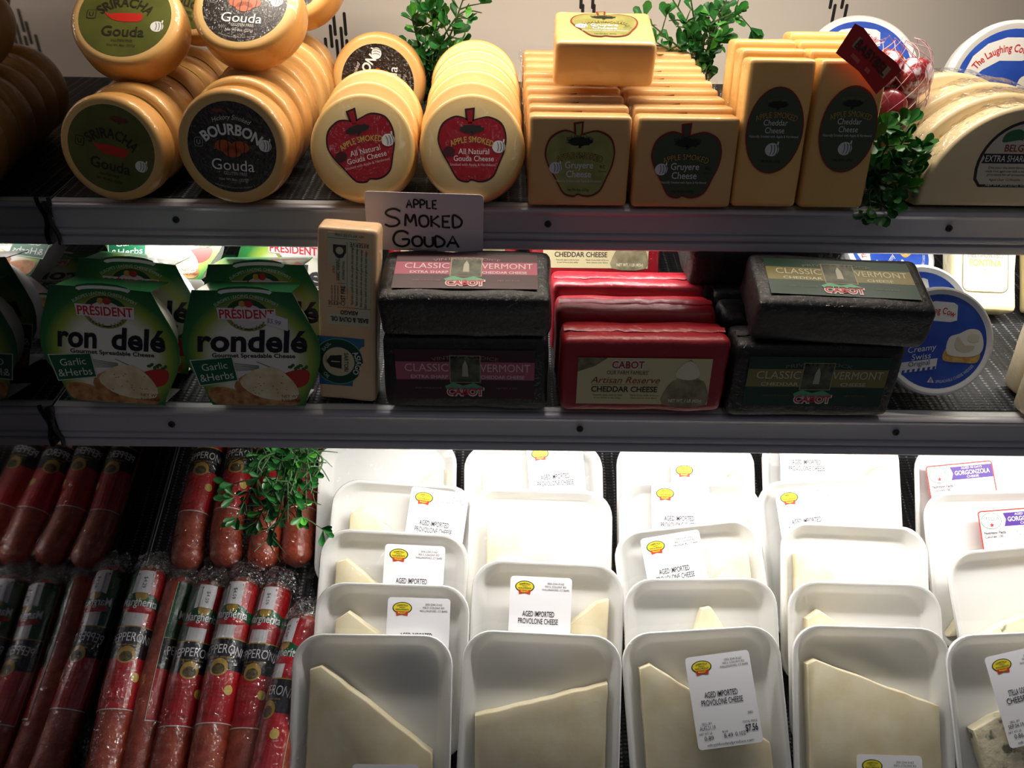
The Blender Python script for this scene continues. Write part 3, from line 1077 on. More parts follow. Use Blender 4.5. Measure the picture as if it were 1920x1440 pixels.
DEP = .043


def spread_box(gap=False, sticker=False):
    mb = MB()
    rings = []
    for yy in (-DEP - .0007, -DEP):
        rings.append([(x, yy, z) for x, z in SL])
    loft(mb, rings, M_SL)
    sleeve = ['sleeve', mb.mesh('sleeve', smooth=False), []]
    mb = MB()
    box(mb, -.0480, .0430, -DEP, -.001, .1128, .1136, M_SG)
    top = ['sleeve_top', mb.mesh('sleeve_top', smooth=False), []]
    mb = MB()
    box(mb, -.0420, .0460, -DEP, -.001, .0006, .0014, M_WHITE)
    bot = ['sleeve_base', mb.mesh('sleeve_base', smooth=False), []]
    mb = MB()
    lathe(mb, [(.001, -DEP + .0015), (.051, -DEP + .0015), (.0555, -DEP + .002), (.0565, -DEP + .004), (.0555, -DEP + .0065), (.056, -DEP + .007), (.049, -.002), (.046, 0), (.001, 0)], .0590, M_WHITE, 44)
    cup = ['cup', mb.mesh('cup', angle=35), []]
    P = Print()
    # laurel oval and name plate
    LAU = ink(150, 140, 70)
    P.ell(.0, .0975, .0215, .0175, LAU, 1)
    P.ell(.0, .0975, .0203, .0163, ink(12, 74, 40), 2)
    for s in (-1, 1):
        for a in range(200, 265, 11):
            P.ell(s * .0190 * math.cos(RAD(a)) * -1, .0975 + .0150 * math.sin(RAD(a)), .0024, .001, LAU, 3, rot=(a + 60) * s)
    P.ell(.0, .0955, .0165, .0125, ink(214, 204, 206), 3)
    P.ell(-.004, .1085, .0032, .0032, ink(196, 150, 60), 4)
    P.ell(.002, .1085, .004, .0036, ink(176, 40, 44), 4)
    P.poly([(-.0285, .1045), (.0270, .1035), (.0265, .0905), (-.0275, .0925)], ink(228, 218, 218), 4)
    P.text('PRÉSIDENT', -.0005, .0980, .0088, ink(196, 28, 44), w=.052, l=6, bold=.02)
    P.text("EUROPE'S LEADING CHEESE EXPERT", 0, .1165, .0030, ink(206, 220, 196), w=.064, arc=.050, l=6)
    P.poly([(-.0255, .1195)] + [(.0255 * math.sin(RAD(a)), .1195 + .0046 * math.cos(RAD(a * .9))) for a in range(-84, 85, 12)] + [(.0240, .1192)] + [(.0225 * math.sin(RAD(a)), .1178 + .0030 * math.cos(RAD(a))) for a in range(84, -85, -12)], ink(226, 226, 222), 3)
    NAVY = ink(20, 16, 36)
    if gap:
        P.text('ron', -.0310, .0700, .0220, NAVY, w=.0370, bold=.03, shear=.12, l=6)
        P.text('delé', .0270, .0700, .0220, NAVY, w=.0510, bold=.03, shear=.12, l=6)
    else:
        P.text('rondelé', .001, .0700, .0220, NAVY, w=.1050, bold=.03, shear=.12, l=6)
    P.text('®', .052, .0625, .003, ink(60, 70, 40), l=6)
    P.text('Gourmet Spreadable Cheese', .002, .0545, .0042, ink(30, 26, 30), w=.080, l=6, bold=.02)
    # chives, cracker, spread, tomato
    for k in range(6):
        P.line([(-.018, .046 - k * .0016), (.006, .0435 - k * .0008)], .0005, ink(70, 96, 40), 2)
    P.line([(.004, .048), (.030, .036)], .0007, ink(110, 80, 40), 2)
    P.poly(smooth_loop([(.028, .034), (.044, .040), (.054, .038), (.052, .026), (.042, .020), (.032, .024)], 3), ink(186, 48, 42), 2)
    for k in range(7):
        P.ell(.036 + k * .0026, .0425 + .002 * math.sin(k * 2.1), .0022, .0016, ink(58, 92, 36), 2, rot=k * 40)
    CRK = mat('cracker_photo', (150, 92, 52), (206, 152, 100), 120, rough=.45)
    SPR = mat('spread_photo', (214, 190, 146), (236, 222, 190), 70, rough=.45)
    P.poly(smooth_loop([(-.046, .017), (-.030, .020), (-.012, .014), (.010, .001), (-.012, .0008), (-.036, .0008), (-.044, .006)], 3), CRK, 2)
    P.poly(smooth_loop([(-.020, .021), (-.008, .034), (.018, .038), (.036, .028), (.043, .012), (.040, .0012), (.014, .0012), (-.010, .006)], 3), CRK, 3)
    P.poly(smooth_loop([(-.014, .026), (.002, .0395), (.020, .042), (.034, .032), (.042, .018), (.039, .008), (.020, .006), (-.002, .012)], 3), SPR, 4)
    for k in range(16):
        P.ell(-.004 + random.random() * .036, .013 + random.random() * .02, .0007, .0005, ink(96, 110, 60), 5, n=6)
    P.text('NET WT', .034, .0105, .0030, ink(90, 40, 30), w=.017, l=6)
    P.text('8 OZ (226g)', .034, .0062, .0026, ink(90, 40, 30), w=.018, l=6)
    # flavour plaque
    P.poly([(-.0605, .0490), (-.0185, .0535), (-.0150, .0270), (-.0535, .0205)], ink(200, 206, 190), 5)
    P.poly([(-.0593, .0480), (-.0195, .0522), (-.0163, .0280), (-.0527, .0217)], ink(12, 92, 60), 6)
    P.text('Garlic', -.0370, .0425, .0072, ink(222, 224, 214), w=.025, rot=8, l=8)
    P.text('&Herbs', -.0360, .0315, .0078, ink(222, 224, 214), w=.033, rot=8, l=8)
    if sticker:
        P.poly([(.0185, .1000), (.0380, .0935), (.0370, .0810), (.0150, .0880)], ink(226, 220, 226), 8)
        P.text('$5.99', .0245, .0905, .0046, ink(110, 100, 120), w=.0130, rot=-16, l=10)
    return [sleeve, top, bot, cup, P.kit(lambda x, y, l: (x, -DEP - .0007 - l, y * .943), 'sleeve_print', .0001, .00006)]


K_SB, K_SBG, K_SBS = spread_box(), spread_box(gap=True), spread_box(sticker=True)
SG = 'boxed garlic spreads'
u, v = front_at(MID, 219, 757, DEP, 18)
assemble(K_SBG, 'spread_box', 'boxed garlic spread, split lettering, slightly tilted at the front beside the end panel', 'cheese box', pose(MID, -.3885, v, .002, 18, 0, 3), SG)
assemble(K_SB, 'spread_box', 'boxed garlic spread right behind the tilted one beside the end panel', 'cheese box', pose(MID, -.383, v + .051, .002, 18, 0, 3), SG)
u, v = front_at(MID, 471, 760, DEP, 18)
assemble(K_SBS, 'spread_box', 'boxed garlic spread with a small price sticker at the front of the shelf', 'cheese box', pose(MID, u + .006, v, .0005, 18, 0, 0), SG)
assemble(K_SB, 'spread_box', 'boxed garlic spread right behind the one with the price sticker', 'cheese box', pose(MID, u + .008, v + .050, .0005, 18, 0, -1), SG)
assemble(K_SB, 'spread_box', 'brightly lit boxed garlic spread at the back, half hidden by the asiago wedge', 'cheese box', pose(MID, u + .022, v + .125, .004, 16, -6, 2), SG)
assemble(K_SB, 'spread_box', 'brightly lit boxed garlic spread lying tipped up behind the tilted front boxes', 'cheese box', pose(MID, -.375, v + .105, .0475, 57, 0, 1), SG)
assemble(K_SB, 'spread_box', 'boxed garlic spread lying lowest on the shelf under the raised one behind the front boxes', 'cheese box', pose(MID, -.376, v + .085, .0005, 88, 0, 0), SG)

# ------------------------------------------------------------ tall asiago wedge with two labels
AW, AH, AT = .0560, .1760, .030
M_AS = mat('asiago', (226, 184, 140), (234, 198, 156), 20, rough=.5, coat=.5, cbump=.3, cbscale=40)
P = Print()
LBL = ink(206, 200, 168)
DK = ink(44, 40, 34)
P.rect(.002, .0430, .0400, .0900, LBL, 0)
P.text('BASIL & OLIVE OIL', .002, .0040, .0044, DK, w=.036, rot=180, bold=.03)
P.text('ASIAGO', .002, .0110, .0040, DK, w=.017, rot=180, bold=.03)
P.line([(-.018, .0160), (.022, .0160)], .0004, DK, 1)
P.text('CHEESE', -.010, .0200, .0040, DK, w=.016, rot=180)
P.text('1ST FIRE', -.004, .0300, .0040, DK, w=.015, rot=90, bold=.02)
for k in range(3):
    P.text('small batch cheese made slow', -.009 - k * .0028, .0300, .0016, DK, w=.015, rot=90)
P.line([(-.018, .0400), (-.001, .0400)], .0003, DK, 1)
P.line([(.000, .0160), (.000, .0800)], .0003, DK, 1)
P.text('AWARD WINNING', -.0085, .0530, .0036, DK, w=.021, rot=90)
P.text('INTERNATIONAL', -.0035, .0530, .0022, DK, w=.018, rot=90)
P.text('GOLD', -.0125, .0530, .0020, DK, w=.007, rot=90)
P.poly([(-.0130, .0770), (.0000 - .001, .0770), (-.001, .0700), (-.004, .0650), (-.007, .0640), (-.010, .0650), (-.0130, .0700)], ink(60, 54, 50), 1)
P.ell(-.007, .0715, .0035, .0035, LBL, 2)
for k in range(4):
    P.text('Basil and a splash of rich olive oil give this nutty asiago', .0045 + k * .0042, .0480 - k * .001, .0022, DK, w=.056, rot=90)
P.text('RESERVE', .0110, .0780, .0040, DK, w=.017, rot=180)
P.line([(-.018, .0830), (.022, .0830)], .0003, DK, 1)
P.text('NET WT 5.3 OZ (150g)', .002, .0862, .0022, DK, w=.026, rot=180)
LA1 = P.kit(front(AT, .0830))
P = Print()
P.rect(0, 0, .0440, .0520, mat('teal_label', (60, 120, 140), (44, 88, 150), 60, rough=.4), 0)
DGR = ink(10, 66, 46)
P.ell(-.003, 0, .0245, .0245, ink(120, 190, 160), 1, n=44)
P.ell(-.003, 0, .0238, .0238, DGR, 2, n=44)
P.ell(-.003, 0, .0155, .0155, ink(206, 196, 160), 3, n=36)
P.text('ASIAGO', -.003 + .0195, 0, .0052, ink(220, 224, 210), w=.026, arc=.0195, rot=-90, bold=.02, l=5)
P.text('BASIL', -.003 - .0195 * .6, .0155, .0036, ink(200, 210, 196), w=.011, rot=50, l=5)
P.text('OIL', -.003 - .0195 * .6, -.0155, .0036, ink(200, 210, 196), w=.007, rot=-50, l=5)
P.text('SARTORI', .0045, 0, .0040, ink(30, 28, 26), w=.020, rot=-90, bold=.01, l=5)
P.poly([(-.0110, .0060), (.0, .0075), (.0, -.0075), (-.0110, -.0060), (-.0150, 0)], ink(40, 34, 30), 4)
P.rect(-.006, 0, .0085, .001, LBL, 5)
P.text('reserve', -.0145, .002, .0018, ink(150, 110, 60), w=.008, rot=-90, l=5)
LA2 = P.kit(lambda x, y, l: (-.0055 + x, -AT - l, .0420 + y))
u, v = front_at(MID, 652, 753, AT, 12)
assemble([['block', rbox(AW, AT, AH, .0045, M_AS, .0016, 3, mid=4).mesh('block'), []], LA1, LA2], 'asiago_wedge', 'tall slim asiago wedge with cream and blue green labels, leaning beside black cheddar', 'cheese',
         pose(MID, u, v, .002, 12, 0, 4.5))

# ------------------------------------------------------------ wrapped cheddar bars
BW, BH, BT = .1600, .0800, .0470


def wrapped(m, seed, W=BW, H=BH, T=BT, r=.008):
    return rbox(W, T, H, r, m, .0022, seed, mid=4, freq=38).mesh('bar', angle=70)


def fold_strip(m, W, H, T, seed):
    """overlapped seam of the wrapper along the long edge"""
    rnd = random.Random(seed)
    b = MB()
    vs, fs = [], []
    n = 24
    for i in range(n + 1):
        x = -W * .485 + W * .97 * i / n
        lift = .0012 + rnd.uniform(0, .0016)
        vs += [(x, -T * .62 + rnd.uniform(-.002, .002), H + .0004), (x, -T * .5, H + lift + .001), (x, -T * .34 + rnd.uniform(-.002, .002), H + .0004)]
    for i in range(n):
        for k in range(2):
            fs.append((i * 3 + k, i * 3 + 3 + k, i * 3 + 4 + k, i * 3 + 1 + k))
    b.add(vs, fs, m)
    return b.mesh('wrapper_seam', angle=60, recalc=False)


def bar_label(base, band, dim, w1, w2, w3, w4, choice):
    P = Print()
    W, H = .134, .054
    P.rect(0, 0, W, H, base, 0)
    P.rect(-.040, .004, .0535, .0195, band, 1)
    P.rect(.040, .004, .0535, .0195, band, 1)
    P.text(choice, 0, .0195, .0036, dim, w=.064, arc=.16, l=3)
    TX = ink(214, 190, 196) if w3 == 'EXTRA SHARP' else ink(190, 186, 160)
    P.text(w1, -.0370, .0075, .0082, TX, w=.042, l=3)
    P.text(w3, -.0345, -.0025, .0036, TX, w=.036, l=3, bold=.02)
    P.text(w2, .0385, .0075, .0082, TX, w=.048, l=3)
    P.text(w4, .0360, -.0025, .0036, TX, w=.042 if len(w4) > 7 else .024, l=3, bold=.02)
    P.rect(0, .006, .0300, .0300, ink(150, 140, 110), 2)
    P.rect(0, .006, .0280, .0280, mat('valley_picture', (40, 46, 36), (96, 100, 78), 90, rough=.45), 3)
    P.poly([(-.003, -.002), (-.0025, .010), (0, .016), (.0025, .010), (.003, -.002)], ink(170, 166, 146), 4)
    P.poly([(-.020, -.0130), (-.012, -.0085), (-.002, -.0120), (.008, -.0090), (.018, -.0140), (.016, -.0165), (-.018, -.0165)], ink(90, 160, 120), 4)
    P.text('CABOT', 0, -.0190, .0078, ink(226, 214, 210), w=.0370, bold=.11, l=4)
    P.text('CABOT', 0, -.0190, .0070, ink(190, 30, 48), w=.0350, bold=.02, l=6)
    P.text('AGED FOR FLAVOUR', -.036, -.0150, .0016, dim, w=.026, l=3)
    P.text('NET WT 8 OZ', .040, -.0150, .0016, dim, w=.020, l=3)
    return P


PK = bar_label(ink(62, 26, 36), mat('pink_band', (170, 84, 104), rough=.35, coat=.5), ink(160, 110, 110), 'CLASSIC', 'VERMONT', 'EXTRA SHARP', 'CHEDDAR CHEESE', 'VINTAGE CHOICE')
GN = bar_label(ink(18, 56, 42), mat('olive_band', (122, 112, 62), rough=.35, coat=.5), ink(110, 120, 84), 'CLASSIC', 'VERMONT', 'CHEDDAR', 'CHEESE', 'PRIVATE STOCK')
L_PK, L_GN = PK.kit(front(BT, .041), base=.0014), GN.kit(front(BT, .041), base=.0014)
P = Print()
P.rect(0, 0, .1280, .0500, ink(206, 194, 150), 0)
P.poly([(-.064, .025), (-.064, .010), (-.048, .016), (-.036, .025)], mat('barn_print', (90, 84, 60), (140, 130, 96), 120), 1)
P.text('CABOT', -.0160, .0180, .0080, ink(226, 214, 200), w=.0330, bold=.11, l=3)
P.text('CABOT', -.0160, .0180, .0072, ink(150, 36, 44), w=.0310, bold=.02, l=5)
P.text("OUR FARM FAMILIES'", -.0160, .0095, .0040, ink(70, 60, 44), w=.040, l=3)
P.text('Artisan Reserve', -.0180, .0015, .0068, ink(140, 40, 34), w=.066, shear=.3, l=3)
P.line([(-.050, -.0035), (.016, -.0035)], .0003, ink(140, 40, 34), 1)
P.text('CHEDDAR CHEESE', -.0180, -.0085, .0058, ink(58, 46, 34), w=.064, bold=.02, l=3)
P.text('Naturally aged, made by hand', -.034, -.0150, .0018, ink(90, 80, 60), w=.028)
P.text('at our farms in the valley', -.034, -.0180, .0018, ink(90, 80, 60), w=.026)
P.text('Made from milk of farms', .002, -.0150, .0018, ink(90, 80, 60), w=.028)
P.text('that share one dairy', .002, -.0180, .0018, ink(90, 80, 60), w=.026)
PIC = mat('farm_picture', (112, 104, 76), (156, 146, 112), 80, rough=.45)
P.poly(smooth_loop([(.020, -.025), (.024, -.004), (.033, .004), (.036, .014), (.043, .024), (.050, .014), (.052, .004), (.060, -.002), (.062, -.025)], 3), PIC, 2)
P.poly(smooth_loop([(.030, .006), (.034, .016), (.043, .0225), (.051, .015), (.053, .006), (.043, .002)], 3), ink(222, 214, 190), 3)
P.text('NET WT. 1 LB (455g)', .042, -.0205, .0034, ink(226, 220, 190), w=.032, bold=.02, l=4)
L_RD = P.kit(front(BT, .036), base=.0014)

KB = lambda m, s, lab: [['bar', wrapped(m, s), []], ['wrapper_seam', fold_strip(m, BW, BH, BT, s), []], lab]
BG = 'wrapped cheddar bars'
u, v = front_at(MID, 874, 770, BT, 8)
assemble(KB(M_BLACKW, 1, L_PK), 'cheddar_bar', 'black wrapped cheddar bar with pink band label standing at the shelf front', 'cheese', pose(MID, u, v, .001, 8), BG)
assemble(KB(M_BLACKW, 2, L_PK), 'cheddar_bar', 'black wrapped cheddar bar standing hidden behind the front pink band bar', 'cheese', pose(MID, u - .002, v + .0500, .001, 8), BG)
assemble(KB(M_BLACKW, 3, L_PK), 'cheddar_bar', 'black wrapped cheddar bar with pink band label lying flat on top of its stack', 'cheese', pose(MID, u + .001, v - .036, .0860, 84), BG)
ur, vr = front_at(MID, 1200, 776, BT, 10)
for i, lb in enumerate(('red wrapped cheddar bar with cream label at the front of the red row', 'second red wrapped cheddar bar from the front of the red row',
                        'rearmost red wrapped cheddar bar of the front row, glossy fold on top')):
    assemble(KB(M_REDW, 10 + i, L_RD), 'cheddar_bar', lb, 'cheese', pose(MID, ur - .003 * i, vr + i * (BT / math.cos(RAD(10)) + .0015), .001, 10), BG)
assemble(KB(M_REDW, 15, L_RD), 'cheddar_bar', 'brightly lit red wrapped cheddar bar lying at the back behind the red row', 'cheese', pose(MID, .100, .285, .001, 20), BG)
assemble(KB(M_REDW, 16, L_RD), 'cheddar_bar', 'brightly lit red wrapped cheddar bar lying at the back behind the black bars', 'cheese', pose(MID, -.075, .300, .001, 20), BG)
ug, vg = front_at(MID, 1513, 784, BT, 8)
for i, lb in enumerate(('black wrapped cheddar bar with green label standing at the shelf front', 'black wrapped cheddar bar second in line behind the front green label bar',
                        'black wrapped cheddar bar third in line behind the front green label bar', 'black wrapped cheddar bar rearmost in line behind the front green label bar')):
    assemble(KB(M_BLACKW, 20 + i, L_GN), 'cheddar_bar', lb, 'cheese', pose(MID, ug - .002 * i, vg + i * (BT / math.cos(RAD(8)) + .0015), .001, 8), BG)
assemble(KB(M_BLACKW, 25, L_GN), 'cheddar_bar', 'black wrapped cheddar bar with green label lying skewed on top of its stack', 'cheese', pose(MID, ug + .010, vg - .036, .0860, 83, -4), BG)
assemble(KB(M_BLACKW, 26, L_GN), 'cheddar_bar', 'black wrapped cheddar bar with green label lying on the stack behind the skewed one', 'cheese', pose(MID, ug - .030, vg + .076, .0815, 87, 2), BG)

# ------------------------------------------------------------ fontina and pale wrapped wedges at the right end
def wedge_label():
    P = Print()
    o = rrect(.052, .066, .008, 5)
    P.poly(o, ink(96, 84, 40), 0)
    P.poly(inset(o, .0012), ink(240, 232, 190), 1)
    for s in (-1, 1):
        P.poly(smooth_loop([(s * .004, .018), (s * .010, .025), (s * .020, .022), (s * .021, .015), (s * .011, .015)]), ink(60, 130, 70), 2)
    P.ell(0, .021, .007, .006, ink(226, 200, 190), 3)
    for k, c in enumerate(((60, 120, 70), (235, 235, 230), (190, 60, 60))):
        P.rect(-.003 + .003 * k, .020, .003, .008, ink(*c), 4)
    P.text('BELGIOIOSO', 0, .0105, .0056, ink(150, 70, 60), w=.040, l=4)
    P.text('FONTINA', 0, .0015, .0076, ink(206, 140, 30), w=.036, bold=.02, l=4)
    P.text('NET', 0, -.006, .0022, ink(90, 80, 60), l=4)
    P.text('WT 8 OZ', 0, -.010, .0022, ink(90, 80, 60), l=4)
    return P


FW, FH, FT = .0720, .0980, .030
PF = wedge_label()
LF = PF.kit(front(FT, .054), base=.0006)
KF = [['wedge', rbox(FW, FT, FH, .006, M_FONT, .0012, 5, mid=3).mesh('wedge'), []], LF]
FG = 'fontina wedges'
for (uu, vv, hh, ln, yw, lb) in ((.545, .190, .001, 42, -4, 'brightly lit fontina wedge lying back beside the lit spread tub'), (.637, .190, .001, 42, -3, 'brightly lit fontina wedge at the back right edge'),
                                 (.600, .115, .001, 24, 2, 'cream fontina wedge standing in front of the lit ones')):
    assemble(KF, 'fontina_wedge', lb, 'cheese', pose(MID, uu, vv, hh, ln, yw), FG)
M_PW = mat('pale_wedge', (226, 208, 172), (234, 220, 190), 20, rough=.45, coat=.9, cbump=.6, cbscale=60)
for k, (px, py, W, H, lb) in enumerate(((1925, 786, .066, .112, 'pale shrink wrapped cheese wedge standing at the front right corner'), (1912, 744, .072, .122, 'pale shrink wrapped cheese wedge standing just behind the corner one'))):
    u, v = front_at(MID, px, py, .026, 10)
    assemble([['wedge', rbox(W, .026, H, .006, M_PW, .0014, 30 + k, mid=3).mesh('wedge'), []], ['wrapper_corner', corner_wisp(W, H, .026, -1), []]], 'pale_wedge', lb, 'cheese', pose(MID, u + .030, v, .001, 10))

# ------------------------------------------------------------ handwritten sign card in a clear clip on the top rail
SW, SHH = .1130, .0590
mb = MB()
prism(mb, rrect(SW, SHH, .004, 4), -.0008, 0, .0002, mat('sign_card', (206, 198, 208), rough=.5))
card = mb.mesh('card', smooth=False)
STK = {'A': [[(0, 0), (.45, 1), (.9, 0)], [(.2, .4), (.75, .4)]], 'P': [[(0, 0), (0, 1), (.55, .95), (.7, .72), (.5, .5), (0, .48)]], 'L': [[(0, 1), (0, 0), (.6, .02)]],
       'E': [[(.65, 1), (0, .98), (0, 0), (.65, 0)], [(0, .5), (.5, .5)]], 'S': [[(.9, .9), (.55, 1.04), (.15, .95), (0, .75), (.2, .58), (.65, .45), (.8, .22), (.6, .02), (.2, -.04), (-.1, .08)]],
       'M': [[(0, 0), (.12, 1), (.45, .35), (.8, 1), (.95, 0)]], 'O': [[(.4, 1), (.1, .85), (0, .5), (.12, .12), (.42, 0), (.72, .14), (.82, .5), (.7, .88), (.4, 1)]],
       'K': [[(0, 1), (0, 0)], [(.65, 1), (.02, .5), (.75, 0)]], 'D': [[(0, 0), (0, 1), (.4, .95), (.75, .6), (.65, .2), (.3, .02), (0, 0)]],
       'G': [[(.9, .85), (.6, 1.02), (.2, .92), (0, .5), (.12, .1), (.5, -.04), (.85, .12), (.9, .45), (.5, .45)]], 'U': [[(0, 1), (.02, .25), (.3, 0), (.6, .1), (.7, .3), (.7, 1)]], 'I': [[(0, 1), (0, 0)]]}
P = Print()
MK = ink(22, 20, 24)


def scrawl(word, x, y, hs, wd, pen):
    for ch, h in zip(word, hs):
        mx = max(p[0] for s in STK[ch] for p in s)
        for s in STK[ch]:
            pts = curve_pts([(x + p[0] * h * wd, y + p[1] * h, 0) for p in s], 5) if len(s) > 4 else [Vector((x + p[0] * h * wd, y + p[1] * h, 0)) for p in s]
            P.line([(p.x, p.y) for p in pts], pen, MK, 1)
        x += (mx * wd + .24) * h


scrawl('APPLE', -.0170, .0145, [.0080] * 5, .75, .0017)
scrawl('SMOKED', -.0370, -.0040, [.0165, .0120, .0115, .0115, .0115, .0118], .95, .0022)
scrawl('GOUDA', -.0310, -.0245, [.0150, .0105, .0105, .0105, .0115], 1.1, .0023)
SGN = [['card', card, [['handwriting', P.mesh('handwriting', lambda x, y, l: (x, -.0008 - l, y)), []]]]]
mb = MB()
box(mb, -.016, .012, -.0030, .0200, -.0345, -.0265, film_mat('clear_plastic', .1, 30, 1.5, .1, (.85, .85, .88)))
SGN.append(['clip', mb.mesh('clip', smooth=False), []])
u, v = TOP.hit(797, 405, 0)
assemble(SGN, 'sign_card', 'handwritten white sign card clipped to the upper rail under the apple gouda', 'sign', Matrix.Translation((u + .000, .7440, EYE.z - .243 - .0075)) @ Matrix.Rotation(RAD(3), 4, 'X') @ Matrix.Rotation(RAD(1.2), 4, 'Y'))

# ------------------------------------------------------------ foam trays of cheese under film
TW, TL, TD = .1725, .1860, .0215
TA_DEG = 26.0


def tray_mesh():
    mb = MB()
    secs = [(.80, .84, 0, .020), (.84, .87, .0005, .022), (.965, .972, -TD + .0045, .030), (1.0, 1.0, -TD + .0040, .032), (1.004, 1.003, -TD + .0020, .032), (.992, .994, -TD, .031), (.965, .973, -TD + .0002, .030),
            (.945, .957, -TD + .0016, .029), (.845, .875, -.0050, .022), (.80, .84, -.0032, .020), (.5, .5, -.0032, .012)]
    rings = [[(x, y, z + TL / 2) for x, z in rrect(TW * a, TL * b, r, 7)] for a, b, y, r in secs]
    loft(mb, rings, M_FOAM)
    return mb.mesh('tray', angle=50)


def film_mesh(seed):
    """cling film drawn over the rim, sagging a little and puckered at the corners"""
    rnd = random.Random(seed)
    mb = MB()
    base = rrect(TW * .998, TL * .998, .032, 7)
    n = len(base)
    cz = TL / 2
    rings = []
    ph = [rnd.uniform(0, 6) for _ in range(4)]
    for k, y in ((1.0, -TD + .006), (1.008, -TD + .0025), (.99, -TD - .0007), (.90, -TD - .0002), (.7, .0), (.45, .0), (.2, .0), (.02, .0)):
        ring = []
        for j, (x, z) in enumerate(base):
            if k < .89:
                yy = -TD - .0002 - .0016 * math.sin(x * k * 55 + z * k * 40 + ph[0]) * math.sin(z * k * 48 + ph[1]) * (1 - k) - .0004
            else:
                yy = y + .0005 * math.sin(j * 2.3 + ph[2])
            ring.append((x * k, yy, z * k + cz))
        rings.append(ring)
    loft(mb, rings, FILM, cap0=False, cap1=True)
    return mb.mesh('cling_film', angle=60, recalc=False)


def slab(poly, y0=-.0188, m=None, seed=0):
    rnd = random.Random(seed)
    pts = []
    for i in range(len(poly)):
        a, b = [Vector((q[0], q[1] + (.008 if q[1] > .02 else 0))) for q in (poly[i], poly[(i + 1) % len(poly)])]
        n = max(1, int((b - a).length / .012))
        for j in range(n):
            p = a.lerp(b, j / n)
            if j:
                p += Vector((rnd.uniform(-1, 1), rnd.uniform(-1, 1))) * .0006
            pts.append((p.x, p.y))
    mb = MB()
    prism(mb, pts, y0, -.0035, .0016, m or M_PROV)
    return mb.mesh('cheese_wedge', angle=50)


def store_logo(P, cx, cy, k=1.0):
    G, Y, RR = ink(46, 66, 40), ink(226, 206, 50), ink(190, 60, 40)
    P.ell(cx, cy, .0110 * k, .0066 * k, G, 1)
    P.ell(cx, cy + .0002 * k, .0098 * k, .0055 * k, Y, 2)
    P.poly([(cx - .0072 * k, cy - .0035 * k), (cx + .0072 * k, cy - .0035 * k), (cx + .0062 * k, cy - .0085 * k), (cx, cy - .0072 * k), (cx - .0062 * k, cy - .0085 * k)], RR, 3)
    P.text('CONNECTICUT', cx, cy + .0034 * k, .0017 * k, G, w=.0125 * k, arc=.016 * k, l=4, bold=.02)
    P.text('FRESH', cx, cy + .0008 * k, .0016 * k, G, w=.006 * k, l=4)
    P.text('FOOD & PRODUCE', cx, cy - .0016 * k, .0016 * k, G, w=.0145 * k, l=4, bold=.02)
    P.text('MARKET', cx, cy - .0054 * k, .0018 * k, Y, w=.009 * k, arc=-.02 * k, l=5, bold=.02)


def price_label(line1='AGED IMPORTED', line2='PROVOLONE CHEESE', date='AUG.21.19', wt='0.89', price='$7.56'):
    """origin at the top centre of the sticker"""
    P = Print()
    TX = ink(40, 38, 44)
    P.poly([(x, z - .0480) for x, z in rrect(.0700, .0960, .004, 4)], ink(236, 234, 236), 0)
    store_logo(P, -.0185, -.0115)
    P.text('203-234-3162', .0165, -.0070, .0021, TX, w=.019)
    P.text('930 S. COLONY RD', .0165, -.0105, .0021, TX, w=.024)
    P.text('WALLINGFORD, CT 06492', .0165, -.0140, .0021, TX, w=.031)
    P.text(line1, -.002, -.0410, .0058, TX, w=.036, bold=.01)
    P.text(line2, -.002, -.0490, .0058, TX, w=.045, bold=.01)
    P.text('0001', .026, -.0640, .0024, TX, w=.0055)
    P.text('SELL BY', -.022, -.0700, .0022, TX, w=.011)
    P.text(date, -.022, -.0745, .0040, TX, w=.017)
    P.text('NET WT LB', -.025, -.0800, .0022, TX, w=.014)
    P.text(wt, -.022, -.0850, .0044, TX, w=.010)
    P.text('$/LB', -.004, -.0800, .0020, TX, w=.006)
    P.text('8.49', -.001, -.0845, .0044, TX, w=.0095)
    P.text('0.102', .0120, -.0840, .0040, TX, w=.0110)
    P.text('TOTAL PRICE', .0240, -.0730, .0022, TX, w=.016)
    P.text(price, .0250, -.0795, .0068, TX, w=.0135, bold=.02)
    P.text('ctfreshfoodandproduce.com', 0, -.0920, .0028, TX, w=.050)
    return P


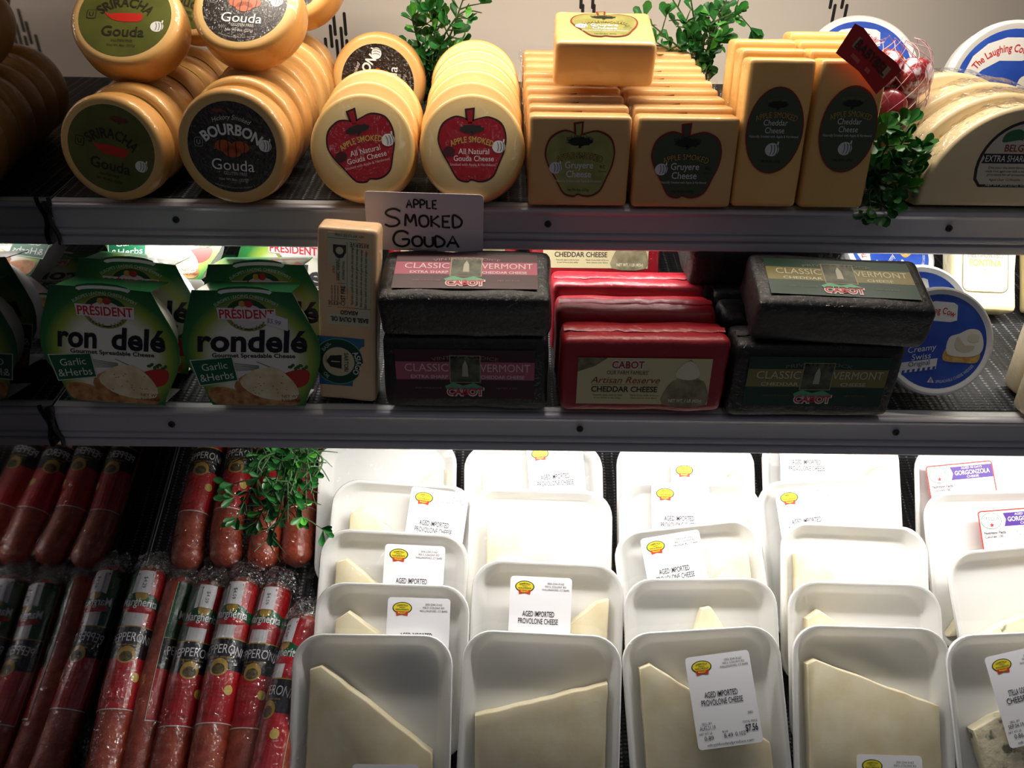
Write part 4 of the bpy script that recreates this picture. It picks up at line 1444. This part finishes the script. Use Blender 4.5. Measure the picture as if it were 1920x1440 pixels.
def maker_label():
    P = Print()
    o = [(x, z - .034) for x, z in rrect(.084, .068, .004, 4)]
    P.poly(o, ink(190, 36, 36), 0)
    P.poly(inset(o, .0015), mat('cow_field_print', (240, 222, 178), (248, 240, 214), 60, rough=.45), 1)
    PU = ink(74, 44, 128)
    P.poly([(-.012, -.004), (.0405, -.004), (.0405, -.020), (-.012, -.020), (-.009, -.012)], PU, 2)
    P.ell(-.0270, -.0125, .0125, .0098, ink(60, 110, 90), 3)
    P.ell(-.0270, -.0125, .0117, .0090, WHITE, 4)
    P.text('STELLA', -.0270, -.0100, .0042, ink(40, 110, 80), w=.020, l=6)
    st = []
    for k in range(10):
        r = .0034 if k % 2 == 0 else .0014
        st.append((-.0270 + r * math.sin(math.pi * k / 5), -.0175 + r * math.cos(math.pi * k / 5)))
    P.poly(st, ink(190, 36, 36), 5)
    P.text('AGED 90 DAYS', .0150, -.0062, .0026, ink(226, 220, 236), w=.026, l=5)
    P.text('GORGONZOLA', .0150, -.0118, .0052, WHITE, w=.044, l=5, bold=.01)
    P.text('CHEESE', .0150, -.0172, .0026, ink(226, 220, 236), w=.015, l=5)
    TX = ink(50, 44, 50)
    P.rect(0, -.033, .079, .0195, ink(246, 244, 240), 2)
    P.text('Nutrition Facts', -.0245, -.0265, .0032, TX, w=.026, l=5, bold=.03)
    P.text('Servings: Varied, Serv. size: 1 oz (28g),', .0150, -.0265, .0018, TX, w=.040, l=5)
    P.text('Calories 100', -.0265, -.0310, .0032, TX, w=.022, l=5, bold=.02)
    P.text('Total Fat 8g (10% DV), Sat. Fat 5g,', .0130, -.0310, .0018, TX, w=.042, l=5)
    P.text('Sodium 330mg (14% DV), Total Carb. 1g, Protein 6g, Calcium 150mg', 0, -.0355, .0018, TX, w=.072, l=5)
    P.text('INGREDIENTS: PASTEURIZED MILK, CHEESE CULTURES, SALT, ENZYMES', 0, -.0400, .0016, TX, w=.072, l=5)
    P.text('Perishable keep refrigerated', -.016, -.0470, .0020, TX, w=.040, l=5)
    P.text('Creamy, crumbly', -.020, -.0540, .0050, ink(90, 60, 60), w=.034, shear=.3, l=5)
    return P


ME_TRAY = tray_mesh()
FILMS = [film_mesh(s) for s in range(4)]
LPRICE, LSTELLA, LMAKER = price_label(), price_label('STELLA GORGONZOLA', 'CHEESE WEDGE', 'SEP.04.19', '0.86', '$7.30'), maker_label()
TRI = {'down_right': [(-.068, 0.016), (-.068, 0.140), (-.056, 0.144), (.066, 0.056), (.068, 0.016)],
       'up_right': [(-.070, 0.088), (.072, 0.128), (.072, 0.016), (-.066, 0.016)],
       'gentle': [(-.068, 0.016), (-.070, 0.136), (-.060, 0.141), (.073, 0.096), (.072, 0.016)],
       'tip_left': [(-.062, 0.016), (-.064, 0.136), (-.050, 0.146), (.046, 0.082), (.054, 0.016)],
       'tip_mid': [(-.050, 0.016), (.002, 0.144), (.012, 0.146), (.052, 0.080), (.060, 0.016)],
       'right_tip': [(-.046, 0.016), (-.020, 0.070), (.056, 0.136), (.070, 0.140), (.070, 0.016)]}
ME_TRI = {k: slab(p, seed=i) for i, (k, p) in enumerate(TRI.items())}
ME_GOR = [slab([(-.070, 0.016), (-.020, 0.070), (.060, 0.100), (.070, 0.016), (.020, 0.016)], m=M_GORG, seed=20), slab([(-.050, 0.016), (-.064, 0.078), (-.040, 0.090), (.066, 0.120), (.066, 0.016)], m=M_GORG, seed=21)]


def lab_kit(P, cx, ztop, rot, step=.00010):
    c, s = math.cos(RAD(rot)), math.sin(RAD(rot))
    return P.kit(lambda x, y, l: (cx + x * c - y * s, -TD - .0022 - l, ztop + .014 + x * s + y * c), base=.0002, step=step)


def place_tray(px, py, roll, tri, lab, label, group, ang=TA_DEG, gor=None, dh=0.0, nudge=0):
    a = RAD(ang)
    h = TL * math.sin(a) + TD * math.cos(a) + dh
    u, vt = BOT.hit(px, py, h)
    v = vt - TL * math.cos(a) + TD * math.sin(a)
    kit = [['tray', ME_TRAY, []], ['cheese_wedge', ME_GOR[gor] if gor is not None else ME_TRI[tri], []], ['cling_film', random.choice(FILMS), []]]
    for P, cx, zt, rot in (lab or []):
        kit.append(lab_kit(P, cx, zt, rot))
    m = BOT.m @ Matrix.Translation((u, v, dh)) @ Matrix.Rotation(-RAD(90 - ang), 4, 'X')
    if roll:
        m = m @ Matrix.Translation((0, 0, TL / 2)) @ Matrix.Rotation(RAD(roll), 4, 'Y') @ Matrix.Translation((0, 0, -TL / 2))
    assemble(kit, 'cheese_tray', label, 'cheese tray', m, group)
    return v


PG = 'provolone trays'
T_ = place_tray
L_ = LPRICE
# first column, front to back
T_(700, 1190, 0, 'down_right', [(L_, .018, 0.040, 0)], 'front provolone tray beside the sausages, wedge edge slanting down to the right', PG)
T_(735, 1095, 1, 'tip_left', [(L_, .030, 0.158, 0)], 'second provolone tray from the front in the column beside the sausages', PG)
T_(737, 997, 2, 'down_right', [(L_, .024, 0.158, 0)], 'third provolone tray from the front in the column beside the sausages', PG)
T_(752, 905, 3, 'tip_left', [(L_, .044, 0.166, -4)], 'fourth provolone tray from the front in the column beside the sausages', PG)
T_(728, 822, 0, 'right_tip', None, 'rearmost overexposed tray in the column beside the sausages', PG)
# second column
T_(1013, 1187, 2, 'up_right', None, 'front provolone tray without visible sticker, wedge edge rising to the right', PG)
T_(1024, 1055, 2, 'right_tip', [(L_, -.008, 0.156, 0)], 'second provolone tray of the second column, sticker at left centre', PG)
T_(1012, 918, 1, 'tip_left', None, 'third provolone tray of the second column, wedge tip at left', PG)
T_(1002, 832, -1, 'tip_left', [(L_, .026, 0.172, 4)], 'rearmost provolone tray of the second column, sticker half under the rail', PG)
# third column
T_(1322, 1180, -4, 'down_right', [(L_, .016, 0.146, 4)], 'front provolone tray of the third column with the full price sticker', PG)
T_(1315, 1085, -1, 'tip_mid', None, 'second tray of the third column, pointed wedge tip behind the price sticker tray', PG)
T_(1302, 984, -7, 'right_tip', [(L_, -.020, 0.164, 3)], 'third tray of the third column, tilted up at its right', PG)
T_(1293, 905, 0, 'right_tip', [(L_, -.012, 0.170, 0)], 'fourth tray of the third column, sticker at its upper middle', PG)
T_(1285, 826, 0, 'right_tip', [(L_, .016, 0.146, 0)], 'rearmost tray of the third column, only its sticker top showing', PG)
# fourth column
T_(1630, 1175, 1, 'gentle', [(L_, .014, 0.040, 0)], 'front provolone tray of the fourth column, wedge edge sloping gently right', PG)
T_(1618, 1093, 1, 'tip_left', None, 'second tray of the fourth column with only a wedge tip at left', PG)
T_(1597, 983, 2, 'down_right', None, 'third tray of the fourth column with grey shaded wedge at left', PG)
T_(1558, 897, -4, 'tip_mid', [(L_, -.030, 0.164, 3)], 'fourth tray of the fourth column, sticker at its left', PG)
T_(1556, 815, 0, 'right_tip', [(L_, -.030, 0.178, 0)], 'rearmost tray of the fourth column under the middle shelf', PG)
# gorgonzola column at the right edge
GG = 'gorgonzola trays'
M_ = LMAKER
T_(1925, 1186, -3, None, [(LSTELLA, -.012, 0.154, 10)], 'front gorgonzola tray cut by the right edge with a white sticker', GG, gor=1)
T_(1925, 1024, -6, None, [(M_, .060, 0.126, 8)], 'second gorgonzola tray from the front at the right edge', GG, gor=1)
T_(1868, 920, -2, None, [(M_, .018, 0.150, 3)], 'third gorgonzola tray with red bordered maker label', GG, gor=0)
T_(1840, 838, 2, None, [(M_, -.034, 0.150, 8)], 'rearmost gorgonzola tray, maker label rising to the right under the rail', GG, gor=0)

# ------------------------------------------------------------ pepperoni sticks in clear packs
def pack_label():
    P = Print()
    GR, RE, WH, BK, GO = [mat('foil_' + n, c, rough=.3, coat=.7, cbump=.45, cbscale=90) for n, c in (('green', (14, 84, 44)), ('red', (184, 22, 32)), ('white', (232, 230, 232)), ('black', (22, 20, 30)), ('gold', (180, 146, 60)))]
    W = .062
    n = 5

    def stripes(y0, y1, ny):
        for k, (a, b, m) in enumerate(((-.5, -.2, GR), (-.2, .14, WH), (.14, .5, RE))):
            P.rect((a + b) / 2 * W, (y0 + y1) / 2, (b - a) * W, abs(y1 - y0), m, 0, nx=n, ny=ny)
    stripes(0, -.026, 4)
    P.rect(0, -.031, W, .010, GR, 0, nx=14, ny=2)
    stripes(-.036, -.052, 3)
    P.ell(0, -.0300, .0225, .0090, GR, 2, n=26, rings=5)
    P.ell(0, -.0235, .0070, .0050, GO, 3, n=16, rings=2)
    P.ell(0, -.0365, .0200, .0035, RE, 3, n=20, rings=4)
    P.text('Margherita', 0, -.0300, .0072, WH, w=.040, l=5, bold=.01)
    P.rect(0, -.067, W, .030, BK, 0, nx=14, ny=4)
    P.rect(0, -.0525, W, .0011, GO, 1, nx=14)
    P.text('PEPPERONI', 0, -.0625, .0082, ink(226, 226, 230), w=.047, l=4, arc=.12)
    P.text('Made with select spices', 0, -.0700, .0020, GO, w=.026, l=4)
    P.text('mild and savoury', 0, -.0732, .0020, GO, w=.020, l=4)
    P.rect(0, -.111, W, .058, RE, 0, nx=14, ny=6)
    P.ell(0, -.0800, .0098, .0088, GO, 2, n=24, rings=3)
    P.ell(0, -.0815, .0070, .0056, mat('village_print', (60, 50, 30), (110, 92, 52), 200), 3, n=18, rings=2)
    for k in range(5):
        P.text('Fully cooked, gluten free, ready to slice', -.004, -.0950 - k * .0042, .0018, ink(120, 10, 18), w=.030 - (k % 2) * .004, l=3)
    P.ell(.0150, -.1040, .0050, .0055, ink(210, 180, 90), 3, n=18, rings=2)
    P.text('NET WT 8 OZ (227g)', -.004, -.1300, .0030, ink(110, 10, 18), w=.026, l=3)
    P.rect(0, -.1405, W, .0012, ink(226, 214, 200), 1, nx=14)
    for s in (-1, 1):
        P.rect(s * (W / 2 - .0006), -.0705, .0008, .139, ink(206, 190, 150), 2, ny=26)
    return P


PACK = pack_label()
STICKER = [ink(236, 234, 238), ink(70, 66, 80)]
YMAP = [(.0, .0), (-.026, -.034), (-.036, -.047), (-.052, -.067), (-.082, -.103), (-.142, -.160)]


def sausage(pts, label, r=.0196, twist=0, lab0=.012, price='$4.59', st=(0, -.012), group='pepperoni sticks', seed=0):
    """pts: (u, v, h) from the upper end to the lower end, in deck coordinates"""
    o3 = Vector(pts[0])
    C = [p - o3 for p in curve_pts(pts, 10)]
    S = [0]
    for a, b in zip(C, C[1:]):
        S.append(S[-1] + (b - a).length)
    Lg = S[-1]

    def at(s):
        s = min(max(s, 0), Lg)
        i = 0
        while i < len(S) - 2 and S[i + 1] < s:
            i += 1
        t = (s - S[i]) / (S[i + 1] - S[i])
        p = C[i].lerp(C[i + 1], t)
        tg = (C[min(i + 2, len(C) - 1)] - C[max(i - 1, 0)]).normalized()
        side = tg.cross(Vector((0, 0, 1))).normalized()      # tg runs down the deck, so this points to the left seen from the front
        side = -side if side.x < 0 else side
        up = side.cross(-tg).normalized()
        up = up if up.z > 0 else -up
        return p, tg, side, up

    def rad(s):
        e = r * .95
        d = min(s, Lg - s)
        k = 1 if d >= e else math.sqrt(max(0.0, 1 - ((e - d) / e) ** 2))
        return r * max(k, .03) * (1 + .02 * math.sin(s * 60 + seed))
    tw = RAD(twist)
    mb = MB()
    rings = []
    N = 44
    for i in range(N + 1):
        # denser rings at the rounded ends
        q = i / N
        s = Lg * (.5 - .5 * math.cos(math.pi * q))
        p, tg, sd, up = at(s)
        rr = rad(s)
        rings.append([p + (sd * math.sin(a) + up * math.cos(a)) * rr for a in [2 * math.pi * j / 22 for j in range(22)]])
    loft(mb, rings, M_PEP)
    kit = [['stick', mb.mesh('stick', angle=80), []]]

    def wrap(x, y, l):
        for (a0, b0), (a1, b1) in zip(YMAP, YMAP[1:]):
            if y >= a1 or a1 == YMAP[-1][0]:
                y = b0 + (y - a0) * (b1 - b0) / (a1 - a0)
                break
        s = lab0 - y
        p, tg, sd, up = at(s)
        a = x / r + tw
        return p + (sd * math.sin(a) + up * math.cos(a)) * (rad(s) + l)
    kit.append(PACK.kit(wrap, 'label', .0004, .00016))
    Q = Print()
    Q.rect(st[0], st[1], .0125, .019, STICKER[0], 0, nx=4, ny=2)
    Q.text(price, st[0], st[1], .0036, STICKER[1], w=.0105, rot=-90, l=1)
    kit.append(Q.kit(wrap, 'price_sticker', .0018, .0002))
    # vacuum film with side fins and puckered ends
    rnd = random.Random(seed)
    mb = MB()
    rings = []
    M = 40
    for i in range(M + 1):
        s = -.016 + (Lg + .032) * i / M
        p, tg, sd, up = at(s)
        if s < 0:
            p = p + tg * s
        elif s > Lg:
            p = p + tg * (s - Lg)
        e = min(s + .016, Lg + .016 - s)
        k = min(1, max(0.0, e / .026))
        hh = r * (.10 + .95 * math.sin(k * math.pi / 2))
        ww = r * (.80 + .42 * math.sin(k * math.pi / 2))
        fin = ww * (1.22 + rnd.uniform(-.05, .05))
        prof = [(ww * .86 * math.sin(RAD(q)), hh * 1.04 * math.cos(RAD(q)) + .0016) for q in range(-96, 97, 12)]
        prof += [(fin, -r * .26), (fin, -r * .31)] + [(ww * .86 * math.sin(RAD(q)), hh * 1.0 * math.cos(RAD(q))) for q in (118, 150, 180, 210, 242)] + [(-fin, -r * .31), (-fin, -r * .26)]
        ring = []
        for x, z in prof:
            wob = 1 + (rnd.uniform(-.12, .22) if k < .7 else rnd.uniform(-.006, .010))
            ring.append(p + sd * x * (1 + rnd.uniform(-.015, .015)) + up * z * wob)
        rings.append(ring)
    loft(mb, rings, SHRINK)
    kit.append(['film_pack', mb.mesh('film_pack', angle=50, recalc=False), []])
    # crumpled tail of the pack above the upper end
    mb = MB()
    p, tg, sd, up = at(0)
    vs, fs = [], []
    for j in range(7):
        for i in range(11):
            q = (i / 10 - .5) * 2
            vs.append(p - tg * (-.012 + .005 * j + rnd.uniform(-.0015, .0015)) + sd * q * r * (1.25 - .02 * j * j) + up * (r * (.75 - .13 * j) * math.cos(q * 1.3) + rnd.uniform(-.0028, .0034) + .003))
    for j in range(6):
        for i in range(10):
            fs.append((j * 11 + i, j * 11 + i + 1, j * 11 + i + 12, j * 11 + i + 11))
    mb.add(vs, fs, CRUMPLE)
    kit.append(['film_tail', mb.mesh('film_tail', angle=25, recalc=False), []])
    assemble(kit, 'pepperoni_stick', label, 'sausage', BOT.m @ Matrix.Translation(o3), group)


def sp(px, py, h=.024):
    u, v = BOT.hit(px, py, h)
    return (u, v, h)


def spine(pa, pb, h0=.024, h1=.024, bow=0.0, ext=0.0):
    a, b = Vector(sp(*pa, h0)), Vector(sp(*pb, h1))
    d = b - a
    b = b + d.normalized() * ext
    m1, m2 = a.lerp(b, .35), a.lerp(b, .7)
    return [tuple(a), (m1.x + bow, m1.y, m1.z), (m2.x + bow * .8, m2.y, m2.z), tuple(b)]


# back row: upper ends under the middle shelf, lower ends in view
def back_row(px_low, py_low, px_rail, label, tw, h=.024, bow=0.0, seed=0):
    lo, ra = Vector(sp(px_low, py_low, h)), Vector(sp(px_rail, 842, h))
    d = (ra - lo).normalized()
    up = lo + d * .245
    m1, m2 = up.lerp(lo, .4), up.lerp(lo, .75)
    sausage([tuple(up), tuple(m1), (m2.x + bow, m2.y, m2.z), tuple(lo)], label, twist=tw, seed=seed, lab0=.014)


back_row(350, 1070, 394, 'pepperoni in the back row, nearest the end panel, fully labelled', 4, seed=1, bow=-.004)
back_row(424, 1064, 456, 'pepperoni in the back row beside the hanging sprig', 4, seed=2, bow=-.006)
back_row(490, 1068, 516, 'pepperoni tucked under the hanging sprig in the back row', -20, h=.022, seed=3, bow=.002)
back_row(556, 1062, 574, 'pepperoni end showing right of the sprig on the black liner', 10, h=.022, seed=4)
# front row
FR = [((288, 1062), (200, 1440), 'front row pepperoni nearest the end panel', 14, .026, 5, '$4.29'),
      ((398, 1088), (322, 1440), 'second front row pepperoni from the end panel', 22, .024, 7, '$4.59'),
      ((460, 1082), (392, 1440), 'third front row pepperoni, label facing straight out', 0, .030, 8, '$4.59'),
      ((523, 1092), (458, 1440), 'fourth front row pepperoni beside the straight facing one', -4, .022, 9, '$4.59'),
      ((580, 1150), (512, 1440), 'front row pepperoni leaning along the foam trays', -38, .044, 10, '$4.59')]
for a, b, lb, tw, h, sd, pr in FR:
    sausage(spine(a, b, h, h, -.004, .05), lb, twist=tw, seed=sd, price=pr)
sausage(spine((343, 1080), (262, 1440), .020, .020, -.004, .05), r=.0165, label='pepperoni turned to its barcode side between the first two front ones', twist=120, seed=6)

# ------------------------------------------------------------ artificial boxwood sprigs
def leaf_mesh(m, L=.0195, W=.0112):
    b = MB()
    vs = [(0, 0, 0), (-W * .22, L * .3, .0006), (-W * .5, L * .68, .0016), (-W * .3, L * .93, .0012), (0, L, .0004), (W * .3, L * .93, .0012), (W * .5, L * .68, .0016), (W * .22, L * .3, .0006), (0, L * .35, -.0006), (0, L * .7, -.0008)]
    b.add(vs, [(0, 8, 1), (1, 8, 9, 2), (2, 9, 3), (3, 9, 4), (0, 7, 8), (7, 6, 9, 8), (6, 5, 9), (5, 4, 9)], m)
    return b.mesh('leaf', angle=80, recalc=False)


NARROW = [leaf_mesh(M_LEAF, .0200, .0078), leaf_mesh(M_LEAF, .0170, .0072), leaf_mesh(M_LEAFB, .0180, .0080)]
LEAVES = [leaf_mesh(M_LEAF), leaf_mesh(M_LEAF, .0165, .0100), leaf_mesh(M_LEAFB, .0175, .0110)]


def sprig(label, base, stems, seed, group='boxwood sprigs', bright=.16, most=280, dens=.0085, leafset=None):
    """stems: lists of world-offset control points from the base"""
    rnd = random.Random(seed)
    t = thing('boxwood_sprig', label, 'plant', Matrix.Translation(base), group)
    sm = MB()
    leaves = []
    for st in stems:
        pts = curve_pts([Vector(p) for p in st], 8)
        tube(sm, pts, .0017, M_STEM, 5, .5)
        acc, side = 0, 0
        for i in range(1, len(pts)):
            acc += (pts[i] - pts[i - 1]).length
            if acc < dens:
                continue
            acc = 0
            tg = (pts[i] - pts[i - 1]).normalized()
            side += 1
            q = Vector((0, 0, 1)).cross(tg)
            q = q.normalized() if q.length > .05 else Vector((1, 0, 0))
            q = Matrix.Rotation(side * 1.4 + rnd.uniform(-.4, .4), 3, tg) @ q
            for sg in (-1, 1):
                d = (tg * rnd.uniform(.35, .9) + q * sg).normalized()
                if rnd.random() < .45 and i > 3:
                    # short side twig with a tuft
                    tip = pts[i] + d * rnd.uniform(.014, .028)
                    tube(sm, [pts[i], pts[i].lerp(tip, .5) + Vector((0, 0, .001)), tip], .0009, M_STEM, 4, .6)
                    for k in range(rnd.randint(3, 5)):
                        dd = (d + Vector((rnd.uniform(-1, 1), rnd.uniform(-1, 1), rnd.uniform(-.6, 1))) * .9).normalized()
                        leaves.append((tip - d * .003 * (k % 2), dd, rnd.random() < bright))
                else:
                    leaves.append((pts[i], d, rnd.random() < bright * .6))
        tg = (pts[-1] - pts[-2]).normalized()
        for k in range(4):
            dd = (tg + Vector((rnd.uniform(-1, 1), rnd.uniform(-1, 1), rnd.uniform(-1, 1))) * .7).normalized()
            leaves.append((pts[-1], dd, rnd.random() < bright * 2))
    part('stem', sm.mesh('stem', angle=80), t)
    for p, d, br in leaves[:most]:
        o = part('leaf', (leafset or LEAVES)[2 if br else rnd.randint(0, 1)], t)
        nrm = Vector((rnd.uniform(-.6, .6), -rnd.uniform(.3, 1), rnd.uniform(.3, 1)))
        z = (nrm - d * nrm.dot(d)).normalized()
        x = d.cross(z).normalized()
        s = rnd.uniform(.75, 1.1)
        o.matrix_local = Matrix.Translation(p) @ Matrix((x * s, d * s, z * s)).transposed().to_4x4()


def wp(shelf, px, py, v):
    """world point on a sight line at shelf depth v"""
    d = camera.matrix_world.to_3x3() @ Vector(((px - 960) / FPX, (720 - py) / FPX, -1))
    o, dl = shelf.inv @ EYE, shelf.inv.to_3x3() @ d
    return EYE + d * ((v - o.y) / dl.y)


def stems_px(shelf, base, paths):
    b = wp(shelf, *base)
    return b, [[(0, 0, 0)] + [tuple(wp(shelf, *q) - b) for q in path] for path in paths]


b, st = stems_px(TOP, (792, 196, .285), [[(806, 120, .28), (818, 50, .27), (836, -20, .26)], [(800, 140, .28), (842, 70, .26), (868, 0, .25)], [(795, 150, .28), (786, 90, .27), (772, 34, .26)], [(798, 150, .27), (824, 96, .25), (808, 20, .26)],
                                             [(790, 170, .27), (770, 125, .26), (764, 96, .255)], [(800, 160, .27), (826, 130, .26), (846, 96, .25)], [(796, 170, .27), (808, 140, .25), (812, 104, .25)], [(800, 120, .27), (780, 60, .265), (790, -10, .26)], [(806, 120, .27), (850, 40, .255), (880, 16, .25)]])
sprig('leafy plastic sprig standing between the two lines of apple gouda', b, st, 3)
b, st = stems_px(TOP, (1330, 165, .270), [[(1322, 120, .265), (1306, 60, .26), (1292, -20, .25)], [(1316, 120, .26), (1270, 86, .25), (1208, 34, .245)], [(1322, 110, .26), (1344, 50, .25), (1362, 0, .25)], [(1312, 110, .26), (1262, 96, .25), (1232, 80, .25)],
                                              [(1318, 100, .26), (1330, 50, .25), (1378, 22, .25)], [(1316, 110, .26), (1286, 40, .25), (1262, 0, .25)]])
sprig('open branching plastic sprig rising behind the right gruyere line', b, st, 5)
b, st = stems_px(TOP, (1640, 330, .060), [[(1650, 292, .05), (1648, 264, .045), (1640, 243, .04)], [(1660, 300, .05), (1684, 278, .04), (1698, 256, .035)], [(1660, 320, .04), (1690, 310, .03), (1712, 312, .02)], [(1650, 340, .03), (1676, 352, .015), (1700, 350, .01)],
                                              [(1646, 350, .03), (1650, 372, .012), (1652, 392, .002)], [(1640, 345, .03), (1630, 365, .015), (1632, 385, .006)], [(1648, 300, .04), (1664, 271, .03), (1662, 248, .03)], [(1650, 330, .03), (1672, 332, .015), (1676, 380, .004)],
                                              [(1640, 310, .04), (1628, 292, .04), (1626, 264, .04)]])
sprig('bushy low plastic sprig filling the gap beside the right cheddar stick', b, st, 8, bright=.22, dens=.0075)
b, st = stems_px(BOT, (552, 780, .46), [[(548, 850, .42), (534, 930, .36), (500, 1000, .325)], [(560, 860, .42), (570, 930, .37), (582, 990, .33)], [(540, 850, .42), (512, 900, .37), (478, 962, .34)], [(556, 860, .42), (548, 950, .35), (528, 1028, .31)],
                                            [(566, 840, .44), (588, 880, .40), (600, 940, .36)], [(536, 840, .44), (506, 862, .41), (490, 900, .385)], [(560, 850, .42), (556, 930, .36), (556, 1000, .32)], [(556, 820, .45), (576, 852, .43), (596, 868, .42)], [(548, 830, .45), (530, 856, .43), (516, 880, .41)]])
rj = random.Random(4)
st += [[(p[0] + rj.uniform(-.02, .02) * min(i, 1), p[1] + rj.uniform(-.008, .008) * min(i, 1), p[2] + rj.uniform(-.012, .012) * min(i, 1)) for i, p in enumerate(q)] for q in st[:6]]
b2 = Vector((0, -.022, .035))
sprig('leafy plastic sprig hanging over the pepperoni ends below the middle shelf', b + b2, st, 12, most=300, bright=.14, dens=.006, leafset=NARROW)

# ------------------------------------------------------------ net bag of red waxed cheeses with a folded tag
bag = wp(TOP, 1662, 160, .090)
M_WAX = mat('red_wax', (120, 16, 26), rough=.35, coat=.5)
M_WRAPP = mat('printed_cellophane', (150, 30, 40), (226, 214, 226), 90, rough=.3, coat=1, cbump=.7, cbscale=110, ramp=(.48, .56))
BALLS = [((-.020, .004, -.012), 0), ((.004, -.002, -.020), 0), ((.026, .006, .006), 1), ((.000, .010, .012), 1), ((-.024, .014, .018), 1), ((.020, .016, -.018), 0)]
for k, ((x, y, z), w_) in enumerate(BALLS):
    mb = MB()
    R0, H0 = .0200, .0140
    rings = []
    for i in range(9):
        a = math.pi * i / 8
        rr, zz = R0 * max(.02, math.sin(a)) ** .6, H0 * math.copysign(abs(math.cos(a)) ** .8, math.cos(a))
        rings.append([(rr * math.cos(t), zz, rr * math.sin(t)) for t in [2 * math.pi * j / 20 for j in range(20)]])
    loft(mb, rings, M_WRAPP if w_ else M_WAX)
    o = bpy.data.objects.new('waxed_cheese', mb.mesh('waxed_cheese', angle=80))
    COL.objects.link(o)
    o.matrix_world = Matrix.Translation(bag + Vector((x, y, z)) * 1.08) @ Matrix.Rotation(k * .7 - 1, 4, 'Z') @ Matrix.Rotation(-.5 + k * .25, 4, 'X')
    o['label'] = ['dark red waxed cheese low at the left in the net bag', 'dark red waxed cheese at the bottom front of the net bag', 'cellophane wrapped red cheese at the right of the net bag', 'wrapped red cheese behind the folded red tag',
                  'wrapped red cheese at the upper left of the net bag', 'dark red waxed cheese low at the right in the net bag'][k]
    o['category'], o['group'] = 'cheese', 'waxed cheeses in the net bag'
bagt = thing('net_bag', 'white net bag with a folded red tag holding red waxed cheeses', 'net bag', Matrix.Translation(bag))
mb = MB()
M_NET = mat('net_cord', (196, 150, 164), rough=.4)


def bagp(a, t):
    k = math.sin(t) ** .7
    return Vector((.0455 * k * math.cos(a) + .003 * math.sin(3 * a + t * 4), .030 * k * math.sin(a) + .004, .042 * math.cos(t) * 1.05 + .002 * math.cos(4 * a)))


for s in (1, -1):
    for j in range(14):
        pts = [bagp(2 * math.pi * j / 14 + s * t * .75, t) for t in [.25 + 2.65 * i / 22 for i in range(23)]]
        tube(mb, pts, .00035, M_NET, 4)
part('net', mb.mesh('net', angle=80), bagt, 'stuff')
P = Print()
tw_, th_ = .064, .030
P.poly([(-tw_ / 2, th_ * .42), (-tw_ * .36, th_ / 2), (0, th_ * .40), (tw_ * .36, th_ / 2), (tw_ / 2, th_ * .45), (tw_ * .44, -th_ / 2), (0, -th_ * .42), (-tw_ * .44, -th_ / 2)], ink(178, 24, 28), 0)
P.rect(.001, .003, .044, .0100, ink(176, 146, 110), 1)
P.text('BABYBEL', .001, .003, .0080, ink(60, 40, 34), w=.040, bold=.02, l=2)
P.rect(-.004, -.0070, .024, .0034, ink(206, 96, 84), 1)
TAG = P.mesh('tag', lambda x, y, l: (x, -l - .0012 * math.cos(x * 70), y))
tg = part('tag', TAG, bagt)
tgt = P.mesh('lettering', lambda x, y, l: (x, -l - .0012 * math.cos(x * 70) - .0001, y), 'txt')
tl = part('lettering', tgt, tg)
tg.matrix_local = Matrix.Translation(wp(TOP, 1628, 112, .012) - bag) @ Matrix.Rotation(RAD(38), 4, 'Y') @ Matrix.Rotation(RAD(-10), 4, 'X')
